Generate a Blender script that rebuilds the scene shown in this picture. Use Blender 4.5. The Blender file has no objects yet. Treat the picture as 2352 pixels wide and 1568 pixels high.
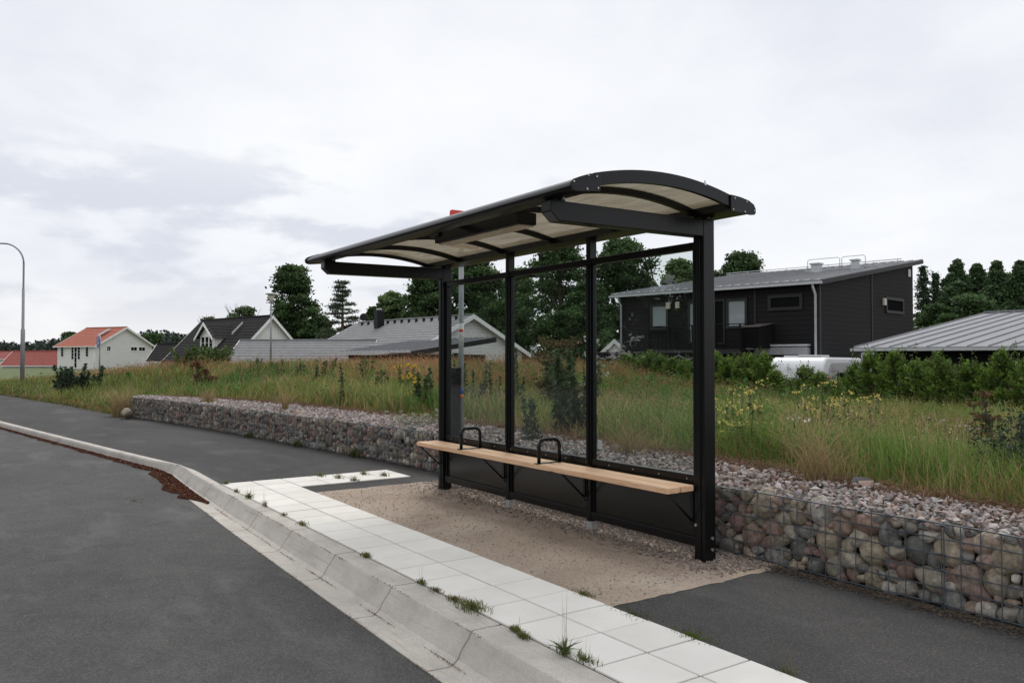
import bpy, math, random
import numpy as np
from mathutils import Vector, Matrix, noise

random.seed(7)
RG = np.random.default_rng(11)
S = bpy.context.scene
COL = S.collection
rad = math.radians

# ------------------------------------------------------------------ camera frame
# world: +X along the shelter towards the near post, +Y away from the road, z=0 platform
TH = math.atan(1251 / 1828)
FW = (-math.cos(TH), math.sin(TH))
RT = (math.sin(TH), math.cos(TH))
CAM = (-5.64 * FW[0] - 1.37 * RT[0], -5.64 * FW[1] - 1.37 * RT[1], 1.45)

def plan(r, d):
    """ground point r metres right and d metres ahead of where the photographer stands"""
    return (CAM[0] + r * RT[0] + d * FW[0], CAM[1] + r * RT[1] + d * FW[1])

def at(px, d):
    return plan((px - 1176) / 1828 * d, d)

def zat(py, d):
    return 1.45 + (822 - py) / 1828 * d

# ------------------------------------------------------------------ materials
def newmat(name):
    m = bpy.data.materials.new(name)
    m.use_nodes = True
    nt = m.node_tree
    b = nt.nodes['Principled BSDF']
    return m, nt, b

def nd(nt, t, **kw):
    n = nt.nodes.new(t)
    for k, v in kw.items():
        if k in n.inputs:
            n.inputs[k].default_value = v
        else:
            setattr(n, k, v)
    return n

def ramp(nt, stops, fac=None, interp='LINEAR'):
    r = nt.nodes.new('ShaderNodeValToRGB')
    r.color_ramp.interpolation = interp
    el = r.color_ramp.elements
    while len(el) < len(stops):
        el.new(0.5)
    for e, (p, c) in zip(el, stops):
        e.position = p
        e.color = (*c, 1) if len(c) == 3 else c
    if fac is not None:
        nt.links.new(fac, r.inputs[0])
    return r

def coords(nt, kind='Object', scale=(1, 1, 1)):
    tc = nt.nodes.new('ShaderNodeTexCoord')
    mp = nt.nodes.new('ShaderNodeMapping')
    mp.inputs['Scale'].default_value = scale
    nt.links.new(tc.outputs[kind], mp.inputs[0])
    return mp.outputs[0]

def tex(nt, vec, scale, detail=6, rough=.6, dist=0):
    n = nd(nt, 'ShaderNodeTexNoise', Scale=scale, Detail=detail, Roughness=rough, Distortion=dist)
    nt.links.new(vec, n.inputs['Vector'])
    return n.outputs['Fac']

def mixc(nt, fac, a, b, mode='MIX'):
    m = nt.nodes.new('ShaderNodeMix')
    m.data_type = 'RGBA'
    m.blend_type = mode
    for s, v in ((m.inputs[0], fac), (m.inputs[6], a), (m.inputs[7], b)):
        if hasattr(v, 'links') or hasattr(v, 'is_linked'):
            nt.links.new(v, s)
        elif isinstance(v, (int, float)):
            s.default_value = v
        else:
            s.default_value = (*v, 1)
    return m.outputs[2]

def bump(nt, b, h, strength=.3, dist=.01):
    n = nd(nt, 'ShaderNodeBump', Strength=strength, Distance=dist)
    nt.links.new(h, n.inputs['Height'])
    nt.links.new(n.outputs[0], b.inputs['Normal'])

def simple(name, col, rough=.6, metal=0, var=.25, scale=6, bumpk=0, spec=.5):
    m, nt, b = newmat(name)
    v = coords(nt)
    f = tex(nt, v, scale)
    r = ramp(nt, [(.3, tuple(c * (1 - var) for c in col)), (.7, tuple(min(1, c * (1 + var)) for c in col))], f)
    nt.links.new(r.outputs[0], b.inputs['Base Color'])
    b.inputs['Roughness'].default_value = rough
    b.inputs['Metallic'].default_value = metal
    b.inputs['Specular IOR Level'].default_value = spec
    if bumpk:
        bump(nt, b, f, bumpk, .01)
    return m

def attr_mat(name, rough=.75, transl=.0, speck=0, scale=60, bumpk=0, spec=.3):
    """colour comes from the per-piece colour attribute, broken up by noise"""
    m, nt, b = newmat(name)
    a = nd(nt, 'ShaderNodeAttribute', attribute_name='Col')
    c = a.outputs['Color']
    if speck:
        f = tex(nt, coords(nt), scale, 4, .7)
        r = ramp(nt, [(.3, (1 - speck,) * 3), (.7, (1 + speck,) * 3)], f)
        c = mixc(nt, 1.0, c, r.outputs[0], 'MULTIPLY')
        if bumpk:
            bump(nt, b, f, bumpk, .01)
    nt.links.new(c, b.inputs['Base Color'])
    b.inputs['Roughness'].default_value = rough
    b.inputs['Specular IOR Level'].default_value = spec
    if transl:
        t = nd(nt, 'ShaderNodeBsdfTranslucent')
        nt.links.new(c, t.inputs[0])
        mx = nd(nt, 'ShaderNodeMixShader')
        mx.inputs[0].default_value = transl
        nt.links.new(b.outputs[0], mx.inputs[1])
        nt.links.new(t.outputs[0], mx.inputs[2])
        nt.links.new(mx.outputs[0], nt.nodes['Material Output'].inputs[0])
    return m

def mat_asphalt(name, dark, lite, sc=1.0, fleck=(.15, .148, .145)):
    m, nt, b = newmat(name)
    v = coords(nt)
    big = tex(nt, coords(nt, scale=(.35, 1, 1)), .55, 5, .6, .4)
    mid = tex(nt, v, 3.2, 6, .65, .8)
    fine = tex(nt, v, 75 * sc, 5, .9)
    base = ramp(nt, [(.3, dark), (.72, lite)], big)
    c = mixc(nt, .5, base.outputs[0], ramp(nt, [(.35, (.72, .72, .73)), (.7, (1.28, 1.26, 1.24))], mid).outputs[0], 'MULTIPLY')
    c = mixc(nt, 1.0, c, ramp(nt, [(.34, (.5,) * 3), (.5, (.95,) * 3), (.6, (1.35, 1.33, 1.3)), (.68, (2.6, 2.5, 2.4))], fine).outputs[0], 'MULTIPLY')
    vo = nd(nt, 'ShaderNodeTexVoronoi', Scale=88)
    nt.links.new(v, vo.inputs['Vector'])
    dot = ramp(nt, [(.0, (1, 1, 1)), (.26, (1, 1, 1)), (.34, (0, 0, 0))], vo.outputs['Distance'])
    sx = nt.nodes.new('ShaderNodeSeparateXYZ'); nt.links.new(vo.outputs['Color'], sx.inputs[0])
    sel = ramp(nt, [(.62, (0, 0, 0)), (.7, (.75,) * 3)], sx.outputs[0])
    fl = mixc(nt, 1.0, dot.outputs[0], sel.outputs[0], 'MULTIPLY')
    c = mixc(nt, fl, c, fleck)
    # pale dusty patches
    pat = tex(nt, coords(nt, scale=(.55, 1.25, 1)), 1.0, 7, .62, .2)
    pr = ramp(nt, [(.54, (0, 0, 0)), (.78, (.5, .5, .5))], pat)
    c = mixc(nt, pr.outputs[0], c, tuple(x * 2.3 for x in lite))
    nt.links.new(c, b.inputs['Base Color'])
    b.inputs['Roughness'].default_value = .88
    b.inputs['Specular IOR Level'].default_value = .25
    bump(nt, b, fine, .55, .006)
    return m

def mat_concrete(name, col):
    m, nt, b = newmat(name)
    v = coords(nt)
    f = tex(nt, v, 3, 8, .65)
    fine = tex(nt, v, 120, 3, .7)
    streak = tex(nt, coords(nt, scale=(.7, 14, 9)), 2.4, 6, .7, .6)
    c = ramp(nt, [(.3, tuple(x * .8 for x in col)), (.7, tuple(x * 1.14 for x in col))], f).outputs[0]
    c = mixc(nt, ramp(nt, [(.56, (0, 0, 0)), (.75, (.55,) * 3)], streak).outputs[0], c, (.27, .2, .14))
    c = mixc(nt, 1.0, c, ramp(nt, [(.3, (.82,) * 3), (.7, (1.12,) * 3)], fine).outputs[0], 'MULTIPLY')
    nt.links.new(c, b.inputs['Base Color'])
    b.inputs['Roughness'].default_value = .85
    bump(nt, b, fine, .3, .004)
    return m

def mat_siding(name, col, pitch=.2, dark=.45, horiz=True):
    m, nt, b = newmat(name)
    tc = nt.nodes.new('ShaderNodeTexCoord')
    sep = nt.nodes.new('ShaderNodeSeparateXYZ')
    nt.links.new(tc.outputs['Object'], sep.inputs[0])
    if horiz:
        src = sep.outputs[2]
    else:
        ad = nd(nt, 'ShaderNodeMath', operation='ADD')
        nt.links.new(sep.outputs[0], ad.inputs[0])
        nt.links.new(sep.outputs[1], ad.inputs[1])
        src = ad.outputs[0]
    mu = nd(nt, 'ShaderNodeMath', operation='MULTIPLY')
    mu.inputs[1].default_value = 1 / pitch
    nt.links.new(src, mu.inputs[0])
    fr = nd(nt, 'ShaderNodeMath', operation='FRACT')
    nt.links.new(mu.outputs[0], fr.inputs[0])
    line = ramp(nt, [(0, (dark,) * 3), (.1, (dark,) * 3), (.16, (1, 1, 1)), (1, (.93,) * 3)], fr.outputs[0])
    f = tex(nt, coords(nt, scale=(.6, .6, 6)), 4, 5, .6)
    c = ramp(nt, [(.3, tuple(x * .88 for x in col)), (.7, tuple(min(1, x * 1.1) for x in col))], f).outputs[0]
    c = mixc(nt, 1.0, c, line.outputs[0], 'MULTIPLY')
    nt.links.new(c, b.inputs['Base Color'])
    b.inputs['Roughness'].default_value = .7
    b.inputs['Specular IOR Level'].default_value = .18
    bump(nt, b, fr.outputs[0], .5, .03)
    return m

def mat_glass(name, tint=(.8, .86, .84), refl=1.0, ior=1.7):
    m, nt, b = newmat(name)
    nt.nodes.remove(b)
    tr = nd(nt, 'ShaderNodeBsdfTransparent')
    tr.inputs[0].default_value = (*tint, 1)
    gl = nd(nt, 'ShaderNodeBsdfGlossy')
    gl.inputs['Roughness'].default_value = .0
    gl.inputs[0].default_value = (refl, refl, refl, 1)
    fr = nd(nt, 'ShaderNodeFresnel')
    fr.inputs[0].default_value = ior
    # dusty film, thicker low down and in blotches
    f = tex(nt, coords(nt), 2.2, 6, .65, .5)
    df = nd(nt, 'ShaderNodeBsdfDiffuse')
    df.inputs[0].default_value = (.45, .48, .45, 1)
    mx = nd(nt, 'ShaderNodeMixShader')
    nt.links.new(fr.outputs[0], mx.inputs[0])
    nt.links.new(tr.outputs[0], mx.inputs[1])
    nt.links.new(gl.outputs[0], mx.inputs[2])
    mx2 = nd(nt, 'ShaderNodeMixShader')
    rr = ramp(nt, [(.4, (.0, .0, .0)), (.8, (.045, .045, .045))], f)
    nt.links.new(rr.outputs[0], mx2.inputs[0])
    nt.links.new(mx.outputs[0], mx2.inputs[1])
    nt.links.new(df.outputs[0], mx2.inputs[2])
    nt.links.new(mx2.outputs[0], nt.nodes['Material Output'].inputs[0])
    return m

def mat_window(name, col, rough=.05):
    m, nt, b = newmat(name)
    b.inputs['Base Color'].default_value = (*col, 1)
    b.inputs['Roughness'].default_value = rough
    b.inputs['Specular IOR Level'].default_value = .9
    return m

def mat_wood(name):
    m, nt, b = newmat(name)
    g = tex(nt, coords(nt, scale=(.9, 26, 26)), 2.6, 7, .62, 1.4)
    big = tex(nt, coords(nt, scale=(.5, 3, 3)), 1.6, 4, .5)
    c = ramp(nt, [(.3, (.52, .265, .13)), (.46, (.76, .48, .29)), (.7, (.84, .62, .43))], g).outputs[0]
    c = mixc(nt, .45, c, ramp(nt, [(.35, (.8, .74, .68)), (.7, (1.1, 1.08, 1.05))], big).outputs[0], 'MULTIPLY')
    vo = nd(nt, 'ShaderNodeTexVoronoi', Scale=1.0)
    nt.links.new(coords(nt, scale=(2.2, 11, 11)), vo.inputs['Vector'])
    kn = ramp(nt, [(.06, (1, 1, 1)), (.12, (0, 0, 0))], vo.outputs['Distance'])
    c = mixc(nt, kn.outputs[0], c, (.2, .08, .03))
    nt.links.new(c, b.inputs['Base Color'])
    b.inputs['Roughness'].default_value = .6
    bump(nt, b, g, .12, .003)
    return m

def mat_roofsheet(name):
    m, nt, b = newmat(name)
    nt.nodes.remove(b)
    st = tex(nt, coords(nt, scale=(1.2, 5, 5)), 2.0, 6, .65, .8)
    col = ramp(nt, [(.3, (.15, .125, .08)), (.55, (.25, .215, .15)), (.75, (.33, .295, .22))], st)
    tl = nd(nt, 'ShaderNodeBsdfTranslucent')
    df = nd(nt, 'ShaderNodeBsdfPrincipled')
    df.inputs['Roughness'].default_value = .25
    tp = nd(nt, 'ShaderNodeBsdfTransparent')
    tp.inputs[0].default_value = (.45, .42, .36, 1)
    for s in (tl.inputs[0], df.inputs['Base Color']):
        nt.links.new(col.outputs[0], s)
    a = nd(nt, 'ShaderNodeMixShader'); a.inputs[0].default_value = .38
    nt.links.new(tl.outputs[0], a.inputs[1]); nt.links.new(df.outputs[0], a.inputs[2])
    c = nd(nt, 'ShaderNodeMixShader'); c.inputs[0].default_value = .16
    nt.links.new(a.outputs[0], c.inputs[1]); nt.links.new(tp.outputs[0], c.inputs[2])
    nt.links.new(c.outputs[0], nt.nodes['Material Output'].inputs[0])
    return m

def mat_ground(name):
    m, nt, b = newmat(name)
    v = coords(nt)
    f = tex(nt, v, 1.3, 8, .65)
    f2 = tex(nt, v, 18, 6, .7)
    c = ramp(nt, [(.3, (.06, .07, .025)), (.5, (.10, .075, .04)), (.68, (.14, .10, .06))], f).outputs[0]
    c = mixc(nt, .8, c, ramp(nt, [(.3, (.55, .5, .45)), (.7, (1.3, 1.25, 1.2))], f2).outputs[0], 'MULTIPLY')
    nt.links.new(c, b.inputs['Base Color'])
    b.inputs['Roughness'].default_value = .95
    bump(nt, b, f2, .6, .03)
    return m

def mat_grit(name):
    m, nt, b = newmat(name)
    v = coords(nt)
    f = tex(nt, v, 1.1, 6, .6, .4)
    vo = nd(nt, 'ShaderNodeTexVoronoi', Scale=95)
    nt.links.new(v, vo.inputs['Vector'])
    fine = tex(nt, v, 160, 4, .75)
    c = ramp(nt, [(.3, (.31, .24, .185)), (.55, (.42, .335, .265)), (.75, (.48, .405, .34))], f).outputs[0]
    hs = nd(nt, 'ShaderNodeHueSaturation', Saturation=.35, Value=1.5)
    nt.links.new(vo.outputs['Color'], hs.inputs['Color'])
    c = mixc(nt, .35, c, hs.outputs[0], 'MULTIPLY')
    c = mixc(nt, 1.0, c, ramp(nt, [(.3, (.62,) * 3), (.7, (1.3,) * 3)], fine).outputs[0], 'MULTIPLY')
    nt.links.new(c, b.inputs['Base Color'])
    b.inputs['Roughness'].default_value = .95
    bump(nt, b, vo.outputs['Distance'], .5, .006)
    return m

M = {}
M['road'] = mat_asphalt('road_asphalt', (.073, .0725, .072), (.098, .0965, .0945))
M['path'] = mat_asphalt('path_asphalt', (.046, .0465, .0475), (.078, .076, .074), .8, (.165, .157, .148))
M['concrete'] = mat_concrete('kerb_concrete', (.54, .505, .455))
M['footing'] = mat_concrete('footing_concrete', (.4, .4, .39))
M['grit'] = mat_grit('gravel_grit')
M['ground'] = mat_ground('ground_earth')
def mat_tile():
    m, nt, b = newmat('white_slab')
    v = coords(nt)
    f = tex(nt, v, 2.0, 6, .6)
    sp = tex(nt, v, 70, 3, .8)
    c = ramp(nt, [(.3, (.78, .75, .70)), (.7, (.88, .855, .81))], f).outputs[0]
    c = mixc(nt, ramp(nt, [(.70, (0, 0, 0)), (.78, (.5,) * 3)], sp).outputs[0], c, (.42, .40, .36))
    dirt = tex(nt, coords(nt, scale=(1, 1, 1)), 5.5, 8, .7, 1)
    c = mixc(nt, ramp(nt, [(.6, (0, 0, 0)), (.85, (.35,) * 3)], dirt).outputs[0], c, (.5, .45, .37))
    a = nd(nt, 'ShaderNodeAttribute', attribute_name='Col')
    c = mixc(nt, 1.0, c, a.outputs['Color'], 'MULTIPLY')
    nt.links.new(c, b.inputs['Base Color'])
    b.inputs['Roughness'].default_value = .8
    bump(nt, b, sp, .1, .003)
    return m
M['tile'] = mat_tile()
M['joint'] = simple('joint_sand', (.03, .026, .020), .95, scale=40)
M['black'] = simple('black_paint', (.0050, .0056, .0064), .3, var=.3, scale=3, spec=.3)
M['blackpanel'] = simple('black_panel', (.008, .009, .008), .22, var=.3, scale=2, spec=.4)
M['steel'] = simple('bare_steel', (.42, .42, .43), .4, .7, var=.12)
M['bolt'] = simple('bolt_zinc', (.42, .42, .41), .35, .6, var=.1)
M['galv'] = simple('galvanised', (.30, .31, .32), .5, .35, var=.15, scale=12)
M['wire'] = simple('gabion_wire', (.10, .12, .14), .5, .3, var=.2)
M['wood'] = mat_wood('pine_plank')
M['glass'] = mat_glass('shelter_glass')
M['roofsheet'] = mat_roofsheet('smoky_sheet')
M['diffuser'] = simple('lamp_diffuser', (.66, .56, .43), .35, var=.2, scale=8)
M['stone'] = attr_mat('stone', .85, 0, .5, 26, .8)
M['crushed'] = attr_mat('crushed_stone', .85, 0, .2, 60, .3)
M['leaf'] = attr_mat('leaf', .6, .25, spec=.35)
M['grass'] = attr_mat('grass', .7, .3, spec=.2)
M['flower'] = attr_mat('petal', .8, .2)
M['litter'] = attr_mat('litter', .9, 0)
M['bark'] = simple('bark', (.07, .055, .042), .9, var=.4, scale=14, bumpk=.6)
M['pinebark'] = simple('pine_bark', (.16, .085, .05), .9, var=.4, scale=10, bumpk=.6)
M['whiteside'] = mat_siding('white_weatherboard', (.84, .83, .81), .22, .78)
M['whitevert'] = mat_siding('white_board', (.84, .83, .81), .3, .8, False)
M['whitetrim'] = simple('white_trim', (.84, .84, .83), .5, var=.06)
M['darkside'] = mat_siding('charcoal_weatherboard', (.0150, .0146, .0158), .21, .2)
M['darktrim'] = simple('charcoal_trim', (.010, .0098, .0105), .6, var=.2)
M['darkmatte'] = simple('black_boarding', (.006, .006, .0065), .85, var=.3, spec=.2)
M['greymetal'] = simple('grey_roof_metal', (.215, .22, .235), .42, .1, var=.10, scale=1.2)
M['greytile'] = simple('grey_roof_tile', (.20, .203, .208), .8, var=.16, scale=3)
M['darktile'] = simple('dark_roof_tile', (.022, .020, .021), .85, var=.3, scale=3, spec=.2)
M['redtile'] = simple('red_roof_tile', (.38, .115, .072), .8, var=.2, scale=3)
M['garagetile'] = simple('deep_red_roof_tile', (.28, .070, .055), .8, var=.2, scale=3)
M['gutter'] = simple('pale_gutter', (.5, .52, .53), .45, .1, var=.08)
M['pane'] = mat_window('window_pane', (.010, .012, .012), .3)
M['pane'].node_tree.nodes['Principled BSDF'].inputs['Specular IOR Level'].default_value = 0.0
M['panelight'] = mat_window('window_pane_bright', (.30, .34, .35), .03)
M['awning'] = simple('awning_cloth', (.32, .32, .34), .7, var=.1)
M['vanwhite'] = simple('white_bodywork', (.86, .88, .9), .3, var=.04)
M['vangrey'] = simple('grey_bodywork', (.46, .45, .46), .35, var=.05)
M['red'] = simple('sign_red', (.75, .06, .035), .4, var=.06)
M['blue'] = simple('sign_blue', (.012, .09, .36), .4, var=.06)
M['white'] = simple('plain_white', (.75, .75, .74), .5, var=.04)
M['orange'] = simple('orange_sticker', (.75, .18, .03), .5, var=.05)
M['cream'] = simple('cream_lamp', (.55, .52, .42), .5, var=.05)
M['darkgrey'] = simple('dark_grey_paint', (.009, .0095, .0105), .5, var=.15, spec=.2)
M['sand'] = simple('sandy_stone', (.30, .26, .20), .85, var=.2, scale=14, bumpk=.4)
M['lawn'] = simple('lawn_green', (.10, .13, .04), .95, var=.35, scale=2)

# ------------------------------------------------------------------ mesh helpers
def tag(o, label=None, cat=None, group=None, kind=None):
    if label: o['label'] = label
    if cat: o['category'] = cat
    if group: o['group'] = group
    if kind: o['kind'] = kind
    return o

def thing(name, label, cat, loc=(0, 0, 0), rz=0, group=None):
    o = bpy.data.objects.new(name, None)
    o.empty_display_size = .2
    COL.objects.link(o)
    o.location = loc
    o.rotation_euler = (0, 0, rz)
    return tag(o, label, cat, group)

def copy_tree(o, parent=None):
    c = o.copy()
    COL.objects.link(c)
    c.parent = parent
    for ch in list(o.children):
        copy_tree(ch, c)
    return c

class MB:
    def __init__(s):
        s.v = []; s.f = []; s.sm = []
    def add(s, vs, fs, smooth=False):
        n = len(s.v)
        s.v += [tuple(p) for p in vs]
        s.f += [tuple(i + n for i in f) for f in fs]
        s.sm += [smooth] * len(fs)
        return s
    def box(s, x0, x1, y0, y1, z0, z1):
        v = [(x, y, z) for z in (z0, z1) for y in (y0, y1) for x in (x0, x1)]
        return s.add(v, [(0, 2, 3, 1), (4, 5, 7, 6), (0, 1, 5, 4), (2, 6, 7, 3), (0, 4, 6, 2), (1, 3, 7, 5)])
    def prism(s, poly, off):
        n = len(poly)
        off = Vector(off)
        a = [Vector(p) for p in poly]
        v = a + [p + off for p in a]
        f = [tuple(range(n))[::-1], tuple(range(n, 2 * n))]
        f += [(i, (i + 1) % n, n + (i + 1) % n, n + i) for i in range(n)]
        return s.add(v, f)
    def tube(s, pts, r, seg=8, cap=True, smooth=True):
        pts = [Vector(p) for p in pts]
        rs = r if isinstance(r, (list, tuple)) else [r] * len(pts)
        vs = []; fs = []
        up = None
        for i, p in enumerate(pts):
            t = (pts[min(i + 1, len(pts) - 1)] - pts[max(i - 1, 0)]).normalized()
            if up is None:
                up = Vector((0, 0, 1)) if abs(t.z) < .9 else Vector((1, 0, 0))
            a = t.cross(up).normalized()
            b = a.cross(t).normalized()
            up = b
            for k in range(seg):
                an = 2 * math.pi * k / seg
                vs.append(p + (a * math.cos(an) + b * math.sin(an)) * rs[i])
        for i in range(len(pts) - 1):
            for k in range(seg):
                k2 = (k + 1) % seg
                fs.append((i * seg + k, i * seg + k2, (i + 1) * seg + k2, (i + 1) * seg + k))
        s.add(vs, fs, smooth)
        if cap:
            n = len(s.v) - len(vs)
            s.f += [tuple(n + k for k in range(seg))[::-1], tuple(n + (len(pts) - 1) * seg + k for k in range(seg))]
            s.sm += [False, False]
        return s
    def disc(s, c, nrm, r, th, seg=24):
        c = Vector(c); n = Vector(nrm).normalized()
        return s.tube([c - n * th / 2, c + n * th / 2], r, seg, True, False)
    def build(s, name, mat, parent=None, bevel=0, loc=None, seg=2):
        me = bpy.data.meshes.new(name)
        me.from_pydata(s.v, [], s.f)
        me.materials.append(mat)
        me.polygons.foreach_set('use_smooth', s.sm)
        me.update()
        o = bpy.data.objects.new(name, me)
        COL.objects.link(o)
        if loc: o.location = loc
        o.parent = parent
        if bevel:
            b = o.modifiers.new('bevel', 'BEVEL')
            b.width = bevel; b.segments = seg; b.limit_method = 'ANGLE'; b.angle_limit = rad(40)
        return o

def np_mesh(name, verts, faces, mat, vcol=None, parent=None, smooth=False):
    verts = np.ascontiguousarray(verts, dtype=np.float32).reshape(-1, 3)
    faces = np.ascontiguousarray(faces, dtype=np.int32)
    k = faces.shape[1]
    me = bpy.data.meshes.new(name)
    me.vertices.add(len(verts)); me.vertices.foreach_set('co', verts.ravel())
    me.loops.add(faces.size); me.loops.foreach_set('vertex_index', faces.ravel())
    me.polygons.add(len(faces))
    me.polygons.foreach_set('loop_start', np.arange(0, faces.size, k, dtype=np.int32))
    me.polygons.foreach_set('loop_total', np.full(len(faces), k, dtype=np.int32))
    me.polygons.foreach_set('use_smooth', np.full(len(faces), smooth, dtype=bool))
    me.update(calc_edges=True)
    if vcol is not None:
        a = me.color_attributes.new('Col', 'FLOAT_COLOR', 'POINT')
        c = np.ones((len(verts), 4), dtype=np.float32)
        c[:, :3] = np.clip(vcol, 0, 1)
        a.data.foreach_set('color', c.ravel())
    me.materials.append(mat)
    o = bpy.data.objects.new(name, me)
    COL.objects.link(o)
    o.parent = parent
    return o

def join_np(parts):
    """[(verts, faces, cols)] -> one set"""
    V = []; F = []; C = []; n = 0
    for v, f, c in parts:
        V.append(v); F.append(f + n); C.append(c); n += len(v)
    return np.concatenate(V), np.concatenate(F), np.concatenate(C)

def blades(base, h, w, az, lean, c0, c1, rng=RG, nodding=.0):
    """curved tapering grass blades / stalks"""
    N = len(base)
    t = np.array([0, .38, .72, 1.0])
    sd = rng.uniform(0, 2 * np.pi, N)
    side = np.stack([np.cos(sd), np.sin(sd), np.zeros(N)], 1)
    dr = np.stack([np.cos(az), np.sin(az), np.zeros(N)], 1)
    V = np.zeros((N, 4, 2, 3)); C = np.zeros((N, 4, 2, 3))
    wt = np.array([1, .9, .6, .12])
    for i, ti in enumerate(t):
        p = base + np.array([0, 0, 1.]) * (h * (ti - .35 * lean * ti ** 2 - nodding * ti ** 3))[:, None] + dr * (h * lean * ti ** 2)[:, None]
        o = side * (w * wt[i] * .5)[:, None]
        V[:, i, 0] = p - o; V[:, i, 1] = p + o
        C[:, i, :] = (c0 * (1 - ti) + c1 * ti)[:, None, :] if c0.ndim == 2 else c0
    b = (np.arange(N) * 8)[:, None]
    F = np.concatenate([b + np.array([[2 * i, 2 * i + 1, 2 * i + 3, 2 * i + 2]]) for i in range(3)], 0)
    return V.reshape(-1, 3), F, C.reshape(-1, 3)

def leaves(cen, size, cols, rng=RG, updir=None, spread=1.0, aspect=.55):
    """diamond leaves; random orientation or biased to a direction"""
    N = len(cen)
    a = rng.normal(size=(N, 3))
    if updir is not None:
        a = a * spread + updir
    a /= np.linalg.norm(a, axis=1)[:, None] + 1e-9
    b = np.cross(a, rng.normal(size=(N, 3)))
    b /= np.linalg.norm(b, axis=1)[:, None] + 1e-9
    s = np.asarray(size)[:, None] if np.ndim(size) else np.full((N, 1), size)
    V = np.stack([cen - a * s, cen + b * s * aspect, cen + a * s, cen - b * s * aspect], 1)
    F = (np.arange(N) * 4)[:, None] + np.arange(4)[None]
    C = np.repeat(cols[:, None, :], 4, 1)
    return V.reshape(-1, 3), F, C.reshape(-1, 3)

def lerp_tab(tab):
    xs = np.array([t[0] for t in tab]); ys = np.array([t[1] for t in tab])
    return lambda x: np.interp(x, xs, ys)

def smooth(a, b, x):
    t = np.clip((np.asarray(x, dtype=float) - a) / (b - a), 0, 1)
    return t * t * (3 - 2 * t)

def vnoise(x, y, s, seed=0):
    """cheap smooth value noise for placement masks"""
    x = np.asarray(x) / s + seed * 17.3; y = np.asarray(y) / s - seed * 9.1
    xi = np.floor(x).astype(int); yi = np.floor(y).astype(int)
    fx = x - xi; fy = y - yi
    fx = fx * fx * (3 - 2 * fx); fy = fy * fy * (3 - 2 * fy)
    def hsh(a, b):
        n = (a * 374761393 + b * 668265263 + seed * 1274126177) & 0x7fffffff
        n = ((n ^ (n >> 13)) * 1274126177) & 0x7fffffff
        return (n % 10007) / 10007.
    return (hsh(xi, yi) * (1 - fx) * (1 - fy) + hsh(xi + 1, yi) * fx * (1 - fy)
            + hsh(xi, yi + 1) * (1 - fx) * fy + hsh(xi + 1, yi + 1) * fx * fy)

# ------------------------------------------------------------------ plan lines
wallY = lerp_tab([(-17.6, -1.0), (-15, -.55), (-13, -.26), (-10.5, .05), (-8.7, .24), (-6.65, .49), (-5, .62),
                  (-3.5, .57), (-2, .47), (-.14, .36), (1.9, .37), (9, .42)])
edgeY0 = lerp_tab([(-400, -56), (-60, -7.2), (-34, -3.3), (-24.2, -1.85), (-19.2, -1.28), (-17.6, -1.0)])
def edgeY(x):
    x = np.asarray(x, dtype=float)
    return np.where(x < -17.6, edgeY0(x), wallY(x) + .12)
bedW = lerp_tab([(-17.6, .5), (-15, 1.0), (-12, 1.3), (-7, 1.15), (-3, 1.0), (-1, .95), (.5, .8), (1.6, .66), (9, .6)])
kerbBack = lerp_tab([(-400, -68), (-60, -10.8), (-18, -3.68), (-14, -3.02), (-12.4, -2.75), (-10, -2.34), (-8.5, -2.07),
                     (-7.7, -1.93), (-6.9, -1.87), (-5.6, -1.90), (9, -1.91)])
kerbFoot = lerp_tab([(-400, -68.12), (-60, -10.92), (-18, -3.80), (-14, -3.13), (-12.4, -2.86), (-10, -2.45), (-8.5, -2.18),
                     (-8.0, -2.07), (-7.6, -2.02), (-6.5, -2.06), (-5.5, -2.09), (-3.5, -2.135), (.3, -2.20), (9, -2.30)])
kerbZ = lerp_tab([(-400, -.11), (-8.4, -.11), (-7.4, -.145), (-6, -.16), (9, -.16)])
gutterW = lerp_tab([(-400, 0), (-6.9, 0), (-6.85, .13), (-5.5, .13), (-3.5, .15), (.3, .15), (9, .15)])
roadZ = lambda x: kerbZ(x) + .006

def field_z(x, y):
    x = np.asarray(x, dtype=float); y = np.asarray(y, dtype=float)
    v = y - edgeY(x)
    s = .47 * (x >= -17.62)
    hb = .54 + .36 * (1 - smooth(-14.5, -8.5, x))
    hb = hb * smooth(-58, -30, x)
    z = s + (hb - s) * smooth(.6, 6.0, v)
    z = z + .05 * (vnoise(x, y, 2.3, 3) - .5) * smooth(.5, 3, v)
    back = smooth(11.5, 19, v)
    z = z * (1 - back) - 1.15 * back * smooth(-60, -38, x)
    return z

# ------------------------------------------------------------------ setting: sheets
def strip_sheet(name, xs, ya, yb, z, mat, ny=2, kind='structure'):
    V = []; F = []
    for x in xs:
        for j in range(ny):
            t = j / (ny - 1)
            V.append((x, ya(x) * (1 - t) + yb(x) * t, z(x)))
    for i in range(len(xs) - 1):
        for j in range(ny - 1):
            a = i * ny + j
            F.append((a, a + ny, a + ny + 1, a + 1))
    m = MB().add(V, F)
    o = m.build(name, mat)
    o['kind'] = kind
    return o

XS = sorted(set([-400, -200, -120, -80, -60, -45, -34, -28, -24.2, -21, -19.2] + list(np.arange(-18, 9.01, .25)) +
                [-17.6]))
road = strip_sheet('road', XS, lambda x: -70.0 + 0 * x if x > -60 else -140, lambda x: float(kerbFoot(x) - gutterW(x) + .03), lambda x: float(roadZ(x)), M['road'])
path = strip_sheet('pavement', XS, lambda x: float(kerbBack(x)) - .02, lambda x: float(edgeY(x)) + .1, lambda x: 0.0, M['path'])

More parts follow.
